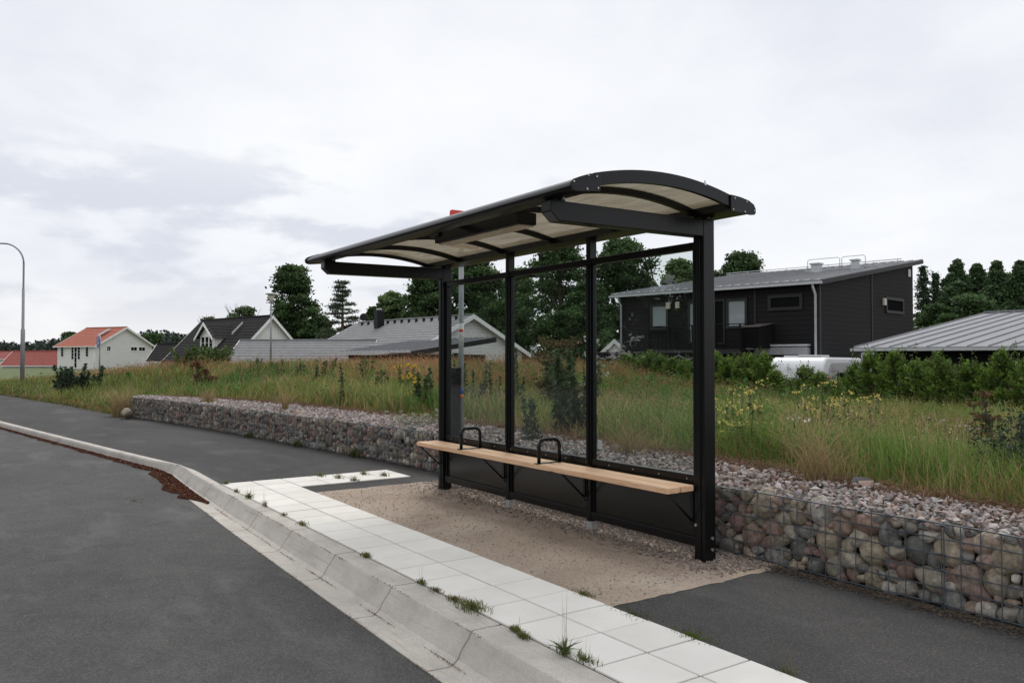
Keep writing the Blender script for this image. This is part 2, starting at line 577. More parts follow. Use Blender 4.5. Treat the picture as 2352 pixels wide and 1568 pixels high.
# kerb with a groove at every element joint
def build_kerb():
    js = list(np.arange(-60 + .35, -8, 1.0)) + list(np.arange(-7.63, 9.0, .985))
    xs = set(np.arange(-60, 9, .25).tolist())
    for j in js:
        for d in (-.009, -.004, .004, .009):
            xs.add(j + d)
    xs = sorted(xs)
    V = []
    for x in xs:
        g = min(abs(x - j) for j in js)
        sh = .03 if g < .006 else 0
        b, f, zf, gw = float(kerbBack(x)), float(kerbFoot(x)), float(kerbZ(x)), float(gutterW(x))
        w = max(0, min(1, (x + 8.3) / .9))           # 0 = low kerb on the left, 1 = boarding kerb
        k = f + .095 * w + .012 * (1 - w)
        wob = .004 * math.sin(x * 3.1) + .003 * math.sin(x * 7.7)
        h = -zf
        pr = [(b, -.3), (b, .004 - sh), (k + .022, .006 - sh), (k + .008, .002 - sh), (k - .004, -.012), (k - .010, -.030),
              (f + .035 * w + .003, zf * .55), (f + .018 * w + .001, zf * .80), (f, zf + .020), (f - .012 * w - .004, zf + .008),
              (f - .03 * (gw > 0) - .008, zf + .005), (f - gw - .010, zf + .012), (f - gw - .012, zf - .1)]
        for i, (y, z) in enumerate(pr):
            if sh and 2 <= i <= 11:
                y += .016; z -= .016
            V.append((x, y + (wob if 2 < i < 10 else 0), z))
    n = 13
    F = [(i * n + j, i * n + j + 1, (i + 1) * n + j + 1, (i + 1) * n + j) for i in range(len(xs) - 1) for j in range(n - 1)]
    m = MB(); m.add(V, F, True)
    o = m.build('kerb', M['concrete'])
    o['kind'] = 'structure'
    e = o.modifiers.new('es', 'EDGE_SPLIT'); e.split_angle = rad(28)
build_kerb()

# white slabs
def build_slabs():
    P = []
    rects = []
    x0 = -.02 - 16 * .345
    for i in range(30):
        for j in (0, 1):
            rects.append((x0 + i * .345, -1.9 + j * .345))
    for i in range(2):
        for j in range(4):
            rects.append((x0 + i * .345, -1.21 + j * .345))
    g = .0065
    for (x, y) in rects:
        a, b, c, d = x + g, x + .345 - g, y + g, y + .345 - g
        dz = random.uniform(-.0015, .0015); e = .004
        tl = random.uniform(.90, 1.02)
        zt = .014 + dz
        v = np.array([(a, c, 0), (b, c, 0), (b, d, 0), (a, d, 0), (a, c, zt - e), (b, c, zt - e), (b, d, zt - e), (a, d, zt - e),
                      (a + e, c + e, zt), (b - e, c + e, zt), (b - e, d - e, zt), (a + e, d - e, zt)])
        f = np.array([(0, 1, 5, 4), (1, 2, 6, 5), (2, 3, 7, 6), (3, 0, 4, 7), (4, 5, 9, 8), (5, 6, 10, 9), (6, 7, 11, 10), (7, 4, 8, 11), (8, 9, 10, 11)])
        P.append((v, f, np.tile(np.array([tl, tl, tl * .99]), (12, 1))))
    v, f, c = join_np(P)
    o = np_mesh('white_pavement', v, f, M['tile'], c)
    o['kind'] = 'structure'
    m = MB().box(x0, x0 + 30 * .345, -1.912, -1.205, -.05, .0012)
    m.box(x0, x0 + .69, -1.205, .2, -.05, .0015)
    m.build('pavement_joint_sand', M['joint'])['kind'] = 'structure'
build_slabs()

# gravel patch under the shelter, ragged edge
def build_patch():
    nx, ny = 60, 24
    V = []; F = []
    for i in range(nx + 1):
        for j in range(ny + 1):
            x = -4.42 + 4.78 * i / nx; y = -1.205 + (float(wallY(x)) + .1 + 1.205) * j / ny
            r = .02 * (random.random() - .5)
            if i in (0, nx): x += r * 1.6
            z = .009 + .006 * noise.noise(Vector((x * 2, y * 2, 0))) if 0 < i < nx and 0 < j < ny else .003
            if x > -3.9 and y > -.3: z -= .004
            V.append((x, y, z))
    for i in range(nx):
        for j in range(ny):
            a = i * (ny + 1) + j
            F.append((a, a + ny + 1, a + ny + 2, a + 1))
    m = MB(); m.add(V, F, True)
    o = m.build('gravel_ground', M['grit']); o['kind'] = 'structure'
    # the extra triangle of spilled gravel right of the near post is part of the sheet edge
build_patch()

# terrain sheet
def build_ground():
    xs = sorted(set([-3000, -1500, -700, -400, -250, -150, -100, -75, -60, -50, -42, -36, -32, -28, -25, -22, -20, -19, -18.2, -17.64, -17.6] +
                    list(np.arange(-17, 10.01, .6)) + [12, 16, 24, 40, 80, 200, 600, 3000]))
    vs = [-3000, -600, -80, -20, -5, -.002, 0, .1, .3, .6, .9, 1.3, 1.8, 2.4, 3, 3.7, 4.5, 5.4, 6.4, 7.5, 8.7, 10, 11.3, 12.5, 14, 15.5, 17, 19, 22, 28, 40, 70, 140, 300, 800, 3500]
    V = []; F = []
    for x in xs:
        e = float(edgeY(x))
        for v in vs:
            if v < 0:
                z = -.32
            else:
                z = float(field_z(x, e + v))
                if v == 0 and x < -17.6: z = -.01
            V.append((x, e + v, z))
    n = len(vs)
    for i in range(len(xs) - 1):
        for j in range(n - 1):
            a = i * n + j
            F.append((a, a + n, a + n + 1, a + 1))
    m = MB(); m.add(V, F, True)
    o = m.build('ground', M['ground']); o['kind'] = 'structure'
build_ground()

# ------------------------------------------------------------------ bus shelter
def build_shelter():
    T = thing('bus_shelter', 'black framed bus shelter with curved smoky roof and three glass panes', 'bus shelter', (-1.9, 0, 0))
    P = lambda m, n, mat, par=T, bevel=0.004, seg=2: m.build(n, mat, par, bevel, (1.9, 0, 0) if par is T else None, seg)
    bl = M['black']
    def sub(m, n, mat, par, bevel=0):
        return m.build(n, mat, par, bevel)
    XL0, XL1, XR0, XR1 = -3.87, -3.77, -.11, -.01
    for (a, b, xin) in ((XL0, XL1, 1), (XR0, XR1, -1)):
        m = MB().box(a, b, 0, .11, -.1, 2.44)
        m.box(a + .035, b - .035, -.008, .0, .02, 2.3)            # raised front rib
        if xin > 0: m.box(b, b + .035, .028, .082, .10, 2.29)
        else: m.box(a - .035, a, .028, .082, .10, 2.29)
        po = P(m, 'post', bl, bevel=.006)
        for z in (.17, .09): sub(MB().disc((b + .004, .07, z), (1, 0, 0), .011, .012, 10), 'bolt', M['bolt'], po)
        sub(MB().disc((a + .02, -.006, .26), (0, 1, 0), .011, .012, 10), 'bolt', M['bolt'], po)
        m = MB()                                                   # cantilever arm, chamfered nose
        prof = [(a, -1.365, 2.355), (a, -1.30, 2.30), (a, -.002, 2.315), (a, -.002, 2.437), (a, -1.365, 2.425)]
        m.prism(prof, (b - a, 0, 0))
        ar = P(m, 'roof_arm', bl, bevel=.005)
        sub(MB().box(a + .015, b - .015, -1.34, -1.24, 2.424, 2.462), 'bracket', bl, ar, .002)
        sub(MB().box(a + .015, b - .015, -.01, .1, 2.438, 2.475), 'bracket', bl, ar, .002)
        sub(MB().disc((b + .002, -1.27, 2.445), (1, 0, 0), .012, .02, 10), 'bolt', M['bolt'], ar)
        sub(MB().disc((b + .002, .05, 2.456), (1, 0, 0), .012, .02, 10), 'bolt', M['bolt'], ar)
    for xc in (-2.53, -1.305):
        m = MB().box(xc - .027, xc + .027, .012, .085, .08, 2.46)
        m.box(xc - .045, xc + .045, .030, .066, .16, 2.25)
        m.box(xc - .012, xc + .012, -.004, .012, .56, 2.24)
        po = P(m, 'mullion', bl, bevel=.004)
        ft = MB().box(xc - .032, xc + .032, .015, .075, -.05, .082)
        ft.box(xc - .012, xc + .008, .008, .016, -.02, .078)
        P(ft, 'footing', M['footing'], bevel=.004)
        bo = MB().disc((xc - .03, .012, .27), (0, 1, 0), .010, .012, 10)
        sub(bo, 'bolt', M['bolt'], po)
    # rails
    P(MB().box(XL1, XR0, .022, .075, 2.235, 2.29), 'top_rail', bl)
    P(MB().box(XL1, XR0, .024, .072, .555, .607), 'middle_rail', bl)
    P(MB().box(XL1, XR0, .018, .075, .098, .162), 'bottom_rail', bl)
    for i in range(13):
        P(MB().disc((-3.62 + i * .285, .0235, .575), (0, 1, 0), .006, .01, 8), 'screw', M['bolt'], bevel=0)
    xs = [XL1 + .03, -2.53 - .045, -2.53 + .045, -1.305 - .045, -1.305 + .045, XR0 - .03]
    for i in (0, 2, 4):
        a, b = xs[i], xs[i + 1]
        m = MB().add([(a, .05, .6), (b, .05, .6), (b, .05, 2.24), (a, .05, 2.24)], [(0, 1, 2, 3)])
        P(m, 'glass_pane', M['glass'], bevel=0)
        P(MB().box(a - .005, b + .005, .046, .054, .15, .56), 'lower_panel', M['blackpanel'], bevel=0)
    # roof: barrel sheet between two edge beams, arched ribs
    def arch(t, off=0):
        """t 0 front .. 1 back, centreline of the sheet"""
        y = -1.24 + (1.24 + .02) * t
        z = 2.508 + .084 * (1 - ((t - .49) / .51) ** 2)
        return y, z + off
    X0, X1 = -4.14, .26
    n = 20
    V = []; F = []
    for x in (X0 + .02, X1 - .02):
        for i in range(n + 1):
            y, z = arch(i / n)
            V.append((x, y, z))
    F = [(i, i + 1, n + 2 + i, n + 1 + i) for i in range(n)]
    m = MB(); m.add(V, F, True)
    P(m, 'roof_sheet', M['roofsheet'], bevel=0)
    def ribmesh(x0, x1, zin, zout):
        m = MB()
        for i in range(n):
            y0, z0 = arch(i / n); y1, z1 = arch((i + 1) / n)
            v = []
            for x in (x0, x1):
                v += [(x, y0, z0 + zin), (x, y1, z1 + zin), (x, y1, z1 + zout), (x, y0, z0 + zout)]
            f = [(0, 4, 5, 1), (3, 2, 6, 7), (0, 1, 2, 3), (4, 7, 6, 5)]
            m.add(v, f)
        return m
    P(ribmesh(X0, X0 + .03, -.035, .035), 'end_arch', bl, bevel=0)
    P(ribmesh(X1 - .03, X1, -.04, .04), 'end_arch', bl, bevel=0)
    for xr in (-3.45, -2.62, -1.79, -.96):
        P(ribmesh(xr, xr + .038, -.042, .008), 'roof_rib', bl, bevel=0)
    P(ribmesh(-.13, -.09, -.042, .008), 'roof_rib', bl, bevel=0)
    # front edge beam: rounded nose, underside slopes inwards
    def beam(prof, name, x0=X0, x1=X1):
        m = MB(); k = len(prof)
        V = [(x, y, z) for x in (x0, x1) for (y, z) in prof]
        F = [(i, (i + 1) % k, k + (i + 1) % k, k + i) for i in range(k)]
        m.add(V, F, True)
        m.add([V[i] for i in range(k)], [tuple(range(k))]); m.add([V[k + i] for i in range(k)], [tuple(range(k))[::-1]])
        o = P(m, name, bl, bevel=0)
        e = o.modifiers.new('es', 'EDGE_SPLIT'); e.split_angle = rad(35)
        return o
    fp = [(-1.22, 2.545), (-1.28, 2.54), (-1.35, 2.513), (-1.395, 2.492), (-1.418, 2.473), (-1.423, 2.456), (-1.413, 2.44), (-1.39, 2.434), (-1.30, 2.44), (-1.22, 2.452)]
    fb = beam(fp, 'front_beam')
    bp = [(-.01, 2.56), (.06, 2.552), (.14, 2.53), (.19, 2.508), (.205, 2.485), (.208, 2.468), (.198, 2.458), (.17, 2.455), (.05, 2.450), (-.03, 2.462)]
    bb = beam(bp, 'back_beam')
    for par, cap, bolts in ((fb, [(-1.205, 2.547), (-1.285, 2.542), (-1.355, 2.518), (-1.405, 2.498), (-1.43, 2.475), (-1.433, 2.455), (-1.42, 2.432), (-1.385, 2.424), (-1.205, 2.444)],
                      [(-1.235, 2.53), (-1.30, 2.53), (-1.41, 2.48), (-1.31, 2.447), (-1.225, 2.462)]),
                     (bb, [(-.04, 2.562), (.06, 2.556), (.145, 2.542), (.2, 2.518), (.218, 2.49), (.220, 2.465), (.207, 2.448), (.17, 2.443), (-.04, 2.448)],
                      [(-.005, 2.54), (.12, 2.53), (.2, 2.475), (.10, 2.458), (-.02, 2.462)])):
        for xe, sg in ((X0, -1), (X1, 1)):
            m = MB().prism([(xe, y, z) for y, z in cap], (sg * .012, 0, 0))
            c = sub(m, 'end_cap', bl, par, .002)
            for (y, z) in bolts: MB().disc((xe + sg * .014, y, z), (1, 0, 0), .0065, .006, 8).build('screw', M['bolt'], par)
    m = MB().add([(X1 + .003, -.30, 2.612), (X1 + .003, -.292, 2.63), (X1 + .003, -.283, 2.628), (X1 + .003, -.272, 2.60), (X1 + .003, -.285, 2.595)], [(0, 4, 3, 2, 1)])
    P(m, 'sticker_scrap', M['white'], bevel=0)
    # lamp
    lx0, lx1, ly0, ly1 = -2.2, -.93, -.97, -.80
    m = MB().box(lx0, lx1, ly0, ly1, 2.445, 2.535)
    lo = P(m, 'light_housing', bl, bevel=.005)
    sub(MB().box(lx0 + .04, lx1 - .02, ly0 + .02, ly1 - .012, 2.432, 2.444), 'diffuser', M['diffuser'], lo, .003)
    sub(MB().box(lx0 - .06, lx0 + .1, ly0 - .02, ly0 + .04, 2.50, 2.56), 'bracket', bl, lo)
    sub(MB().box(lx1 - .2, lx1 - .1, ly0 + .02, ly0 + .1, 2.53, 2.6), 'bracket', bl, lo)
    # bench: two planks, braces, armrests
    for (y0, y1) in ((-.292, -.168), (-.155, -.032)):
        m = MB().box(-3.83, -.085, y0, y1, .503, .546)
        P(m, 'bench_plank', M['wood'], bevel=.006)
    for xc in (XL0 + .03, -2.57, -1.345, XR0 - .02):
        m = MB().box(xc - .018, xc + .018, -.27, .012, .495, .503)
        m.tube([(xc, -.245, .495), (xc, -.01, .285)], .0085, 6)
        m.box(xc - .014, xc + .014, -.006, .012, .25, .50)
        P(m, 'bench_brace', bl, bevel=0)
    for xc in (-2.93, -1.63):
        m = MB(); r = .05
        pts = [(xc, -.265, .55), (xc, -.265, .69)]
        for k in range(1, 7):
            a = math.pi / 2 * k / 6
            pts.append((xc, -.265 + r * 1.2 * (1 - math.cos(a)), .69 + r * 1.2 * math.sin(a)))
        for k in range(0, 7):
            a = math.pi / 2 * k / 6
            pts.append((xc, -.045 - r * 1.2 + r * 1.2 * math.sin(a), .69 + r * 1.2 * math.cos(a)))
        pts.append((xc, -.045, .55))
        m.tube(pts, .0155, 12)
        m.box(xc - .03, xc + .03, -.298, -.02, .546, .551)
        P(m, 'armrest', bl, bevel=0)
build_shelter()

# ------------------------------------------------------------------ bus stop pole and cabinet
def build_stop():
    x, y = -4.22, .50
    T = thing('bus_stop_pole', 'grey bus stop pole with red topped sign beside the left end of the shelter', 'bus stop pole', (x, y, 0))
    MB().tube([(0, 0, -.1), (0, 0, 2.95)], .03, 14).build('pole', M['galv'], T)
    m = MB()
    w, h, z0 = .40, .44, 2.745
    pts = []
    for (cy, cz, a0) in ((w / 2 - .03, h - .03, 0), (-w / 2 + .03, h - .03, 90), (-w / 2 + .03, .03, 180), (w / 2 - .03, .03, 270)):
        for k in range(4):
            a = rad(a0 + 30 * k); pts.append((.035, cy + .03 * math.cos(a) + .02, z0 + cz + .03 * math.sin(a)))
    s = m.prism(pts, (.012, 0, 0)).build('sign_plate', M['red'], T)
    MB().box(.0478, .0485, -.15, .19, z0 + .03, z0 + .24).build('sign_field', M['white'], s)
    MB().tube([(0, 0, 2.93), (0, 0, 2.99)], [.045, .03], 12).build('pole_cap', M['darkgrey'], T)
    MB().tube([(0, 0, 1.60), (0, 0, 1.86)], .0315, 14).build('white_sticker', M['white'], T)
    MB().tube([(.008, -.006, 1.76), (.008, -.006, 1.79)], .0275, 14).build('red_mark', M['red'], T)
    MB().tube([(0, 0, 1.03), (0, 0, 1.09)], .0312, 14).build('blue_sticker', M['blue'], T)
    MB().tube([(0, 0, .98), (0, 0, 1.02)], .0316, 14).build('orange_sticker', M['orange'], T)
    C = thing('litter_bin', 'tall dark grey litter bin standing behind the left glass pane', 'litter bin', (x - .02, y - .125, 0))
    m = MB().box(-.10, .10, -.07, .07, .0, 1.12)
    b = m.build('body', M['darkgrey'], C, .008)
    MB().box(-.108, .108, -.078, .078, 1.121, 1.34).build('lid', M['darkgrey'], C, .012)
    MB().box(-.07, .07, -.0815, -.0785, 1.19, 1.27).build('opening', M['darkmatte'], C)
build_stop()

# ------------------------------------------------------------------ gabion wall
def base_stones(n, sub, blocky, seed):
    import bmesh
    out = []
    rg = np.random.default_rng(seed)
    for i in range(n):
        bm = bmesh.new()
        if blocky is None:
            pts = rg.normal(size=(11, 3)); pts /= np.linalg.norm(pts, axis=1)[:, None]
            pts *= rg.uniform(.75, 1.1, (11, 1)) * np.array([1, .8, .6])
            for p in pts: bm.verts.new(p)
            bmesh.ops.convex_hull(bm, input=bm.verts)
            for v in [v for v in bm.verts if not v.link_faces]: bm.verts.remove(v)
            bmesh.ops.triangulate(bm, faces=bm.faces)
        else:
            bmesh.ops.create_icosphere(bm, subdivisions=sub, radius=1)
            off = Vector(rg.uniform(-50, 50, 3))
            cuts = []
            for _ in range(rg.integers(5, 10)):
                d = Vector(rg.normal(size=3)).normalized()
                cuts.append((d, rg.uniform(.50, .82)))
            soft = rg.uniform(.06, .22)
            for v in bm.verts:
                c = v.co.copy()
                for d, h in cuts:
                    e = c.dot(d) - h
                    if e > 0: c -= d * e * (1 - soft)
                k = 1.22 + .14 * noise.noise(c * 1.3 + off) + .05 * noise.noise(c * 4 + off) + .02 * noise.noise(c * 9 + off)
                v.co = c * k
        bm.verts.index_update()
        v = np.array([v.co[:] for v in bm.verts]); f = np.array([[w.index for w in t.verts] for t in bm.faces])
        bm.free()
        out.append((v, f))
    return out

def rotm(rg, tilt=1.0):
    a = rg.uniform(0, 2 * np.pi)
    Rz = np.array([[math.cos(a), -math.sin(a), 0], [math.sin(a), math.cos(a), 0], [0, 0, 1]])
    b = rg.normal() * tilt; c = rg.normal() * tilt
    Rx = np.array([[1, 0, 0], [0, math.cos(b), -math.sin(b)], [0, math.sin(b), math.cos(b)]])
    Ry = np.array([[math.cos(c), 0, math.sin(c)], [0, 1, 0], [-math.sin(c), 0, math.cos(c)]])
    return Rz @ Rx @ Ry

def build_gabion():
    rg = np.random.default_rng(5)
    T = thing('gabion_wall', 'long low gabion wall of rounded stones in wire mesh behind the bus shelter', 'wall', (-6, float(wallY(-6)), 0))
    off = np.array([6, -float(wallY(-6)), 0])
    bs = base_stones(22, 2, True, 3)
    parts = []
    pal = np.array([(.20, .18, .155), (.23, .18, .145), (.25, .21, .155), (.155, .15, .14), (.19, .13, .105), (.27, .24, .195), (.12, .12, .11), (.24, .175, .14), (.31, .285, .25), (.21, .18, .14), (.17, .165, .15), (.20, .135, .12)])
    XA, XB = -17.55, 5.0
    placed = []
    grid = {}
    def ok(x, z, r, k):
        gx = int(x / .25)
        for i in (gx - 1, gx, gx + 1):
            for (a, b, c) in grid.get(i, ()):
                if (a - x) ** 2 + (b - z) ** 2 < (k * (r + c)) ** 2: return False
        return True
    for r0, r1, tries, k in ((.08, .108, 260, .93), (.058, .08, 2600, .88), (.038, .058, 9000, .84), (.022, .038, 22000, .82)):
        for _ in range(tries):
            r = rg.uniform(r0, r1); x = rg.uniform(XA + .05, XB); z = rg.uniform(.0 + r * .5, .49 - r * .8)
            if ok(x, z, r, k):
                placed.append((x, z, r)); grid.setdefault(int(x / .25), []).append((x, z, r))
    for (x, z, r) in placed:
        v, f = bs[rg.integers(len(bs))]
        tl = rg.normal() * .5; e = rg.uniform(.85, 1.45)
        R2 = np.array([[math.cos(tl), 0, -math.sin(tl)], [0, 1, 0], [math.sin(tl), 0, math.cos(tl)]])
        q = rotm(rg, 1.5)
        w = (v @ q.T) * np.array([e, .9, 1 / e ** .6]) * r * 1.17
        w = w @ R2.T
        w += np.array([x, float(wallY(x)) + .012 + r * .95, z])
        c = pal[rg.integers(len(pal))] * rg.uniform(.75, 1.25) * (1.2 if x < -4.5 else 1.25)
        parts.append((w + off, f, np.tile(c, (len(v), 1))))
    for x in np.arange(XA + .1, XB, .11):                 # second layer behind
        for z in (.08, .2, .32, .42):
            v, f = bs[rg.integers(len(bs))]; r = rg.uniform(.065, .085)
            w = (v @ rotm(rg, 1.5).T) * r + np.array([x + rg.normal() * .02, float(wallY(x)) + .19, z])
            c = pal[rg.integers(len(pal))] * .75  # darker colour on the back layer paints shade into the gaps
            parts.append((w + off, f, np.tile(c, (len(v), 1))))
    for z in (.07, .18, .29, .40):                        # the left end face
        for y in np.arange(.1, 1.0, .13):
            v, f = bs[rg.integers(len(bs))]; r = rg.uniform(.06, .08)
            w = (v @ rotm(rg, 1.5).T) * r + np.array([XA + .06, float(wallY(XA)) + y, z])
            parts.append((w + off, f, np.tile(pal[rg.integers(len(pal))], (len(v), 1))))
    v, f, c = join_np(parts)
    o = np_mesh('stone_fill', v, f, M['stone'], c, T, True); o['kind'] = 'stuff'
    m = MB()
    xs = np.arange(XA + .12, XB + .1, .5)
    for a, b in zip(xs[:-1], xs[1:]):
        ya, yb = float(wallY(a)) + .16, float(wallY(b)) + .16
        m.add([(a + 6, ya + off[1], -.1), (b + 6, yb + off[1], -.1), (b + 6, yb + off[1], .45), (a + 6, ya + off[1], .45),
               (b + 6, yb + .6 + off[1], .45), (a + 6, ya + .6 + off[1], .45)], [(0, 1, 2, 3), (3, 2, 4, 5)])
    m.build('gap_shade_core', M['darkmatte'], T)  # black sheet behind the stones, stands in for deep shade in gaps
    # crushed stone cap
    cs = base_stones(16, 0, None, 9)
    parts = []
    pal2 = np.array([(.40, .33, .315), (.36, .32, .31), (.44, .38, .36), (.31, .28, .275), (.38, .29, .26), (.30, .22, .18), (.47, .43, .41), (.34, .33, .32)])
    N = 15500
    xx = rg.uniform(0, 1, N) ** 1.0 * (XB - XA) + XA
    for x in xx:
        near = x > -5
        w_ = float(bedW(x)); yy = rg.uniform(.0, w_ + .06 + .1 * float(vnoise(x, 0, .6, 2)))
        if rg.random() < .25 and yy > w_ * .8: continue
        r = rg.uniform(.016, .034) * (1.25 if x < -6 else 1) * (1.5 if rg.random() < .06 else 1)
        z = .475 + rg.uniform(-.012, .035) + .02 * math.sin(yy / w_ * 3)
        v, f = cs[rg.integers(len(cs))]
        w = (v @ rotm(rg, .5).T) * r * np.array([1, 1, 1]) + np.array([x, float(wallY(x)) + .015 + yy, z])
        col = pal2[rg.integers(len(pal2))] * rg.uniform(.7, 1.2)
        parts.append((w + off, f, np.tile(col, (len(v), 1))))
    for (x, y, r) in ((-.55, .95, .09), (.52, 1.12, .085), (.43, 1.2, .10), (-.1, .9, .06)):
        v, f = cs[rg.integers(len(cs))]
        w = (v @ rotm(rg, .3).T) * r + np.array([x, y, .52])
        parts.append((w + off, f, np.tile(np.array([(.30, .22, .18)]) if r < .095 else np.array([(.2, .2, .2)]), (len(v), 1))))
    v, f, c = join_np(parts)
    o = np_mesh('crushed_stone_cap', v, f, M['crushed'], c, T); o['kind'] = 'stuff'
    # wire
    m = MB()
    def W(x, dy, z): return (x + 6, float(wallY(x)) + dy + off[1], z)
    xs = list(np.arange(XA, XB, .3)) + [XB]
    for z in (.02, .115, .21, .305, .40, .487):
        m.tube([W(x, -.002 + .005 * math.sin(x * 9 + z * 40), z + .004 * math.sin(x * 5.3)) for x in xs], (.0038 if z < .48 else .005) if True else 0, 4, False)
    x = XA; k = 0
    while x < XB:
        jt = abs((x - 1.45) / 2.0 - round((x - 1.45) / 2.0)) < .03
        m.tube([W(x, -.006, .0), W(x + .003, -.012, .25), W(x, -.006, .49)], .0036, 4, False)
        if k % 22 == 0:
            m.tube([W(x + .015, -.01, .0), W(x + .015, -.01, .495)], .0045, 5, False)
            for zz in (.03, .12, .215, .31, .40, .475):
                m.tube([W(x - .03, -.014, zz), W(x + .015, -.02, zz + .012), W(x + .05, -.012, zz - .006)], .004, 4, False)
        x += .108; k += 1
    for x in np.arange(XA, XB, .9):                     # a few lid wires showing through the cap
        m.tube([W(x, 0, .49), W(x + .01, .1, .505), W(x, .22, .50)], .003, 4, False)
    for y in np.arange(0, .95, .1):
        m.tube([(XA + 6 - .01, float(wallY(XA)) + y + off[1], 0), (XA + 6 - .01, float(wallY(XA)) + y + off[1], .49)], .003, 4, False)
    m.build('wire_cage', M['wire'], T)
build_gabion()

def single_stone(name, label, loc, r, mat, seed, flat=(1, 1, .8)):
    v, f = base_stones(1, 3, True, seed)[0]
    m = MB(); m.add([(p[0] * r * flat[0], p[1] * r * flat[1], p[2] * r * flat[2]) for p in v], [tuple(t) for t in f], True)
    o = m.build(name, mat, None, 0, loc)
    return tag(o, label, 'stone')
px, py = at(293, 19.0)
single_stone('boulder', 'sandy boulder lying against the far end of the gabion wall', (px, py, .12), .15, M['sand'], 21, (1, .8, .8))

# ------------------------------------------------------------------ small stones, litter, weeds
def scatter_pebbles():
    rg = np.random.default_rng(8)
    cs = base_stones(8, 0, None, 31)
    P = []
    for _ in range(11000):
        x = rg.uniform(-4.35, .3)
        yb = float(wallY(x)) - .02
        u = rg.random()
        y = yb - abs(rg.normal()) * .28 if u < .78 else rg.uniform(-1.18, yb)
        if y < -1.19 or x + 0 > .33: continue
        deep = y > -.25
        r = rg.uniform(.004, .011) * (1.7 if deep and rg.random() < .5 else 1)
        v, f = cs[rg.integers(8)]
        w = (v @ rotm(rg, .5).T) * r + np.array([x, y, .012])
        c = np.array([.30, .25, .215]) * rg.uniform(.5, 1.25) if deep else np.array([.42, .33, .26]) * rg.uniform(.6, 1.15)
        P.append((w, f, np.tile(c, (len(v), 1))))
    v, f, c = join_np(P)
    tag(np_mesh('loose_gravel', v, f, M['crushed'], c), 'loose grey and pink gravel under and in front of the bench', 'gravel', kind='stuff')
    # grit on the road
    P = []
    for _ in range(520):
        x = rg.uniform(-9, 2.6); y = rg.uniform(-5.5, -2.4)
        r = rg.uniform(.002, .005) * (2.2 if rg.random() < .03 else 1)
        v, f = cs[rg.integers(8)]
        w = (v @ rotm(rg, .5).T) * r + np.array([x, y, float(roadZ(x)) + r * .3])
        P.append((w, f, np.tile(np.array([.32, .31, .30]) * rg.uniform(.4, 1.3), (len(v), 1))))
    v, f, c = join_np(P)
    tag(np_mesh('gravel_chips', v, f, M['crushed'], c), 'tiny scattered chips of stone on the asphalt road', 'grit', kind='stuff')
    # earth strip in front of the wall foot
    P = []
    for _ in range(9500):
        x = rg.uniform(-17.5, 4.5) if rg.random() < .6 else rg.uniform(.1, 4)
        y = float(wallY(x)) - .005 - abs(rg.normal()) * .035 * (1.9 if x > .2 else 1)
        r = rg.uniform(.004, .013)
        v, f = cs[rg.integers(8)]
        w = (v @ rotm(rg, .5).T) * r * np.array([1.3, 1, .5]) + np.array([x, y, .004])
        P.append((w, f, np.tile(np.array([.075, .058, .042]) * rg.uniform(.5, 1.6), (len(v), 1))))
    v, f, c = join_np(P)
    tag(np_mesh('wall_foot_debris', v, f, M['crushed'], c), 'dark earth and crumbs along the foot of the gabion wall', 'earth', kind='stuff')
scatter_pebbles()

def build_litter():
    rg = np.random.default_rng(4)
    N = 26000
    x = np.where(rg.random(N) < .5, rg.uniform(-17.5, -5.3, N), rg.uniform(-8.6, -5.25, N))
    wd = np.interp(x, [-17.5, -12, -9.5, -8.2, -7.4, -6.6, -6.0, -5.3], [.10, .11, .12, .15, .19, .25, .23, .03])
    wd = wd * (.55 + .9 * vnoise(x, x * 0, .22, 5))
    y = kerbFoot(x) - .004 - rg.random(N) ** 1.25 * wd
    z = roadZ(x) + .004 + rg.random(N) * .014
    cen = np.stack([x, y, z], 1)
    col = np.array([.125, .048, .028]) * rg.uniform(.4, 1.5, (N, 1))
    pale = rg.random(N) < .03
    col[pale] = (.42, .30, .2)
    up = np.tile(np.array([0, 0, .1]), (N, 1))
    n = rg.normal(size=(N, 3)); n[:, 2] *= .45
    v, f, c = leaves(cen, rg.uniform(.006, .014, N), col, rg, n * 3, .2, .6)
    tag(np_mesh('leaf_litter', v, f, M['litter'], c), 'rust red drift of plant litter along the low kerb', 'litter', kind='stuff')
build_litter()

def kerb_dirt():
    rg = np.random.default_rng(14)
    P = []
    n = 7000
    x = rg.uniform(-5.3, 2.2, n)
    f = kerbFoot(x); which = rg.random(n)
    m = vnoise(x, x * 0, .3, 44)
    y = np.where(which < .45, f - .012 + rg.normal(size=n) * .006, np.where(which < .7, f + .095 + rg.normal(size=n) * .005, f - gutterW(x) - .012 + rg.normal(size=n) * .008))
    z = np.where(which < .45, kerbZ(x) + .014, np.where(which < .7, .006, kerbZ(x) + .012))
    ok = m + rg.normal(size=n) * .08 > .48
    x, y, z = x[ok], y[ok], z[ok]
    nn = rg.normal(size=(len(x), 3)); nn[:, 2] *= .3
    c = np.array([.21, .135, .08]) * rg.uniform(.5, 1.5, (len(x), 1))
    v, f_, c = leaves(np.stack([x, y, z], 1), rg.uniform(.002, .0055, len(x)), c, rg, nn * 3, .2, .6)
    tag(np_mesh('kerb_debris', v, f_, M['litter'], c), 'brown crumbs of dirt caught in the kerb channel', 'debris', kind='stuff')
kerb_dirt()

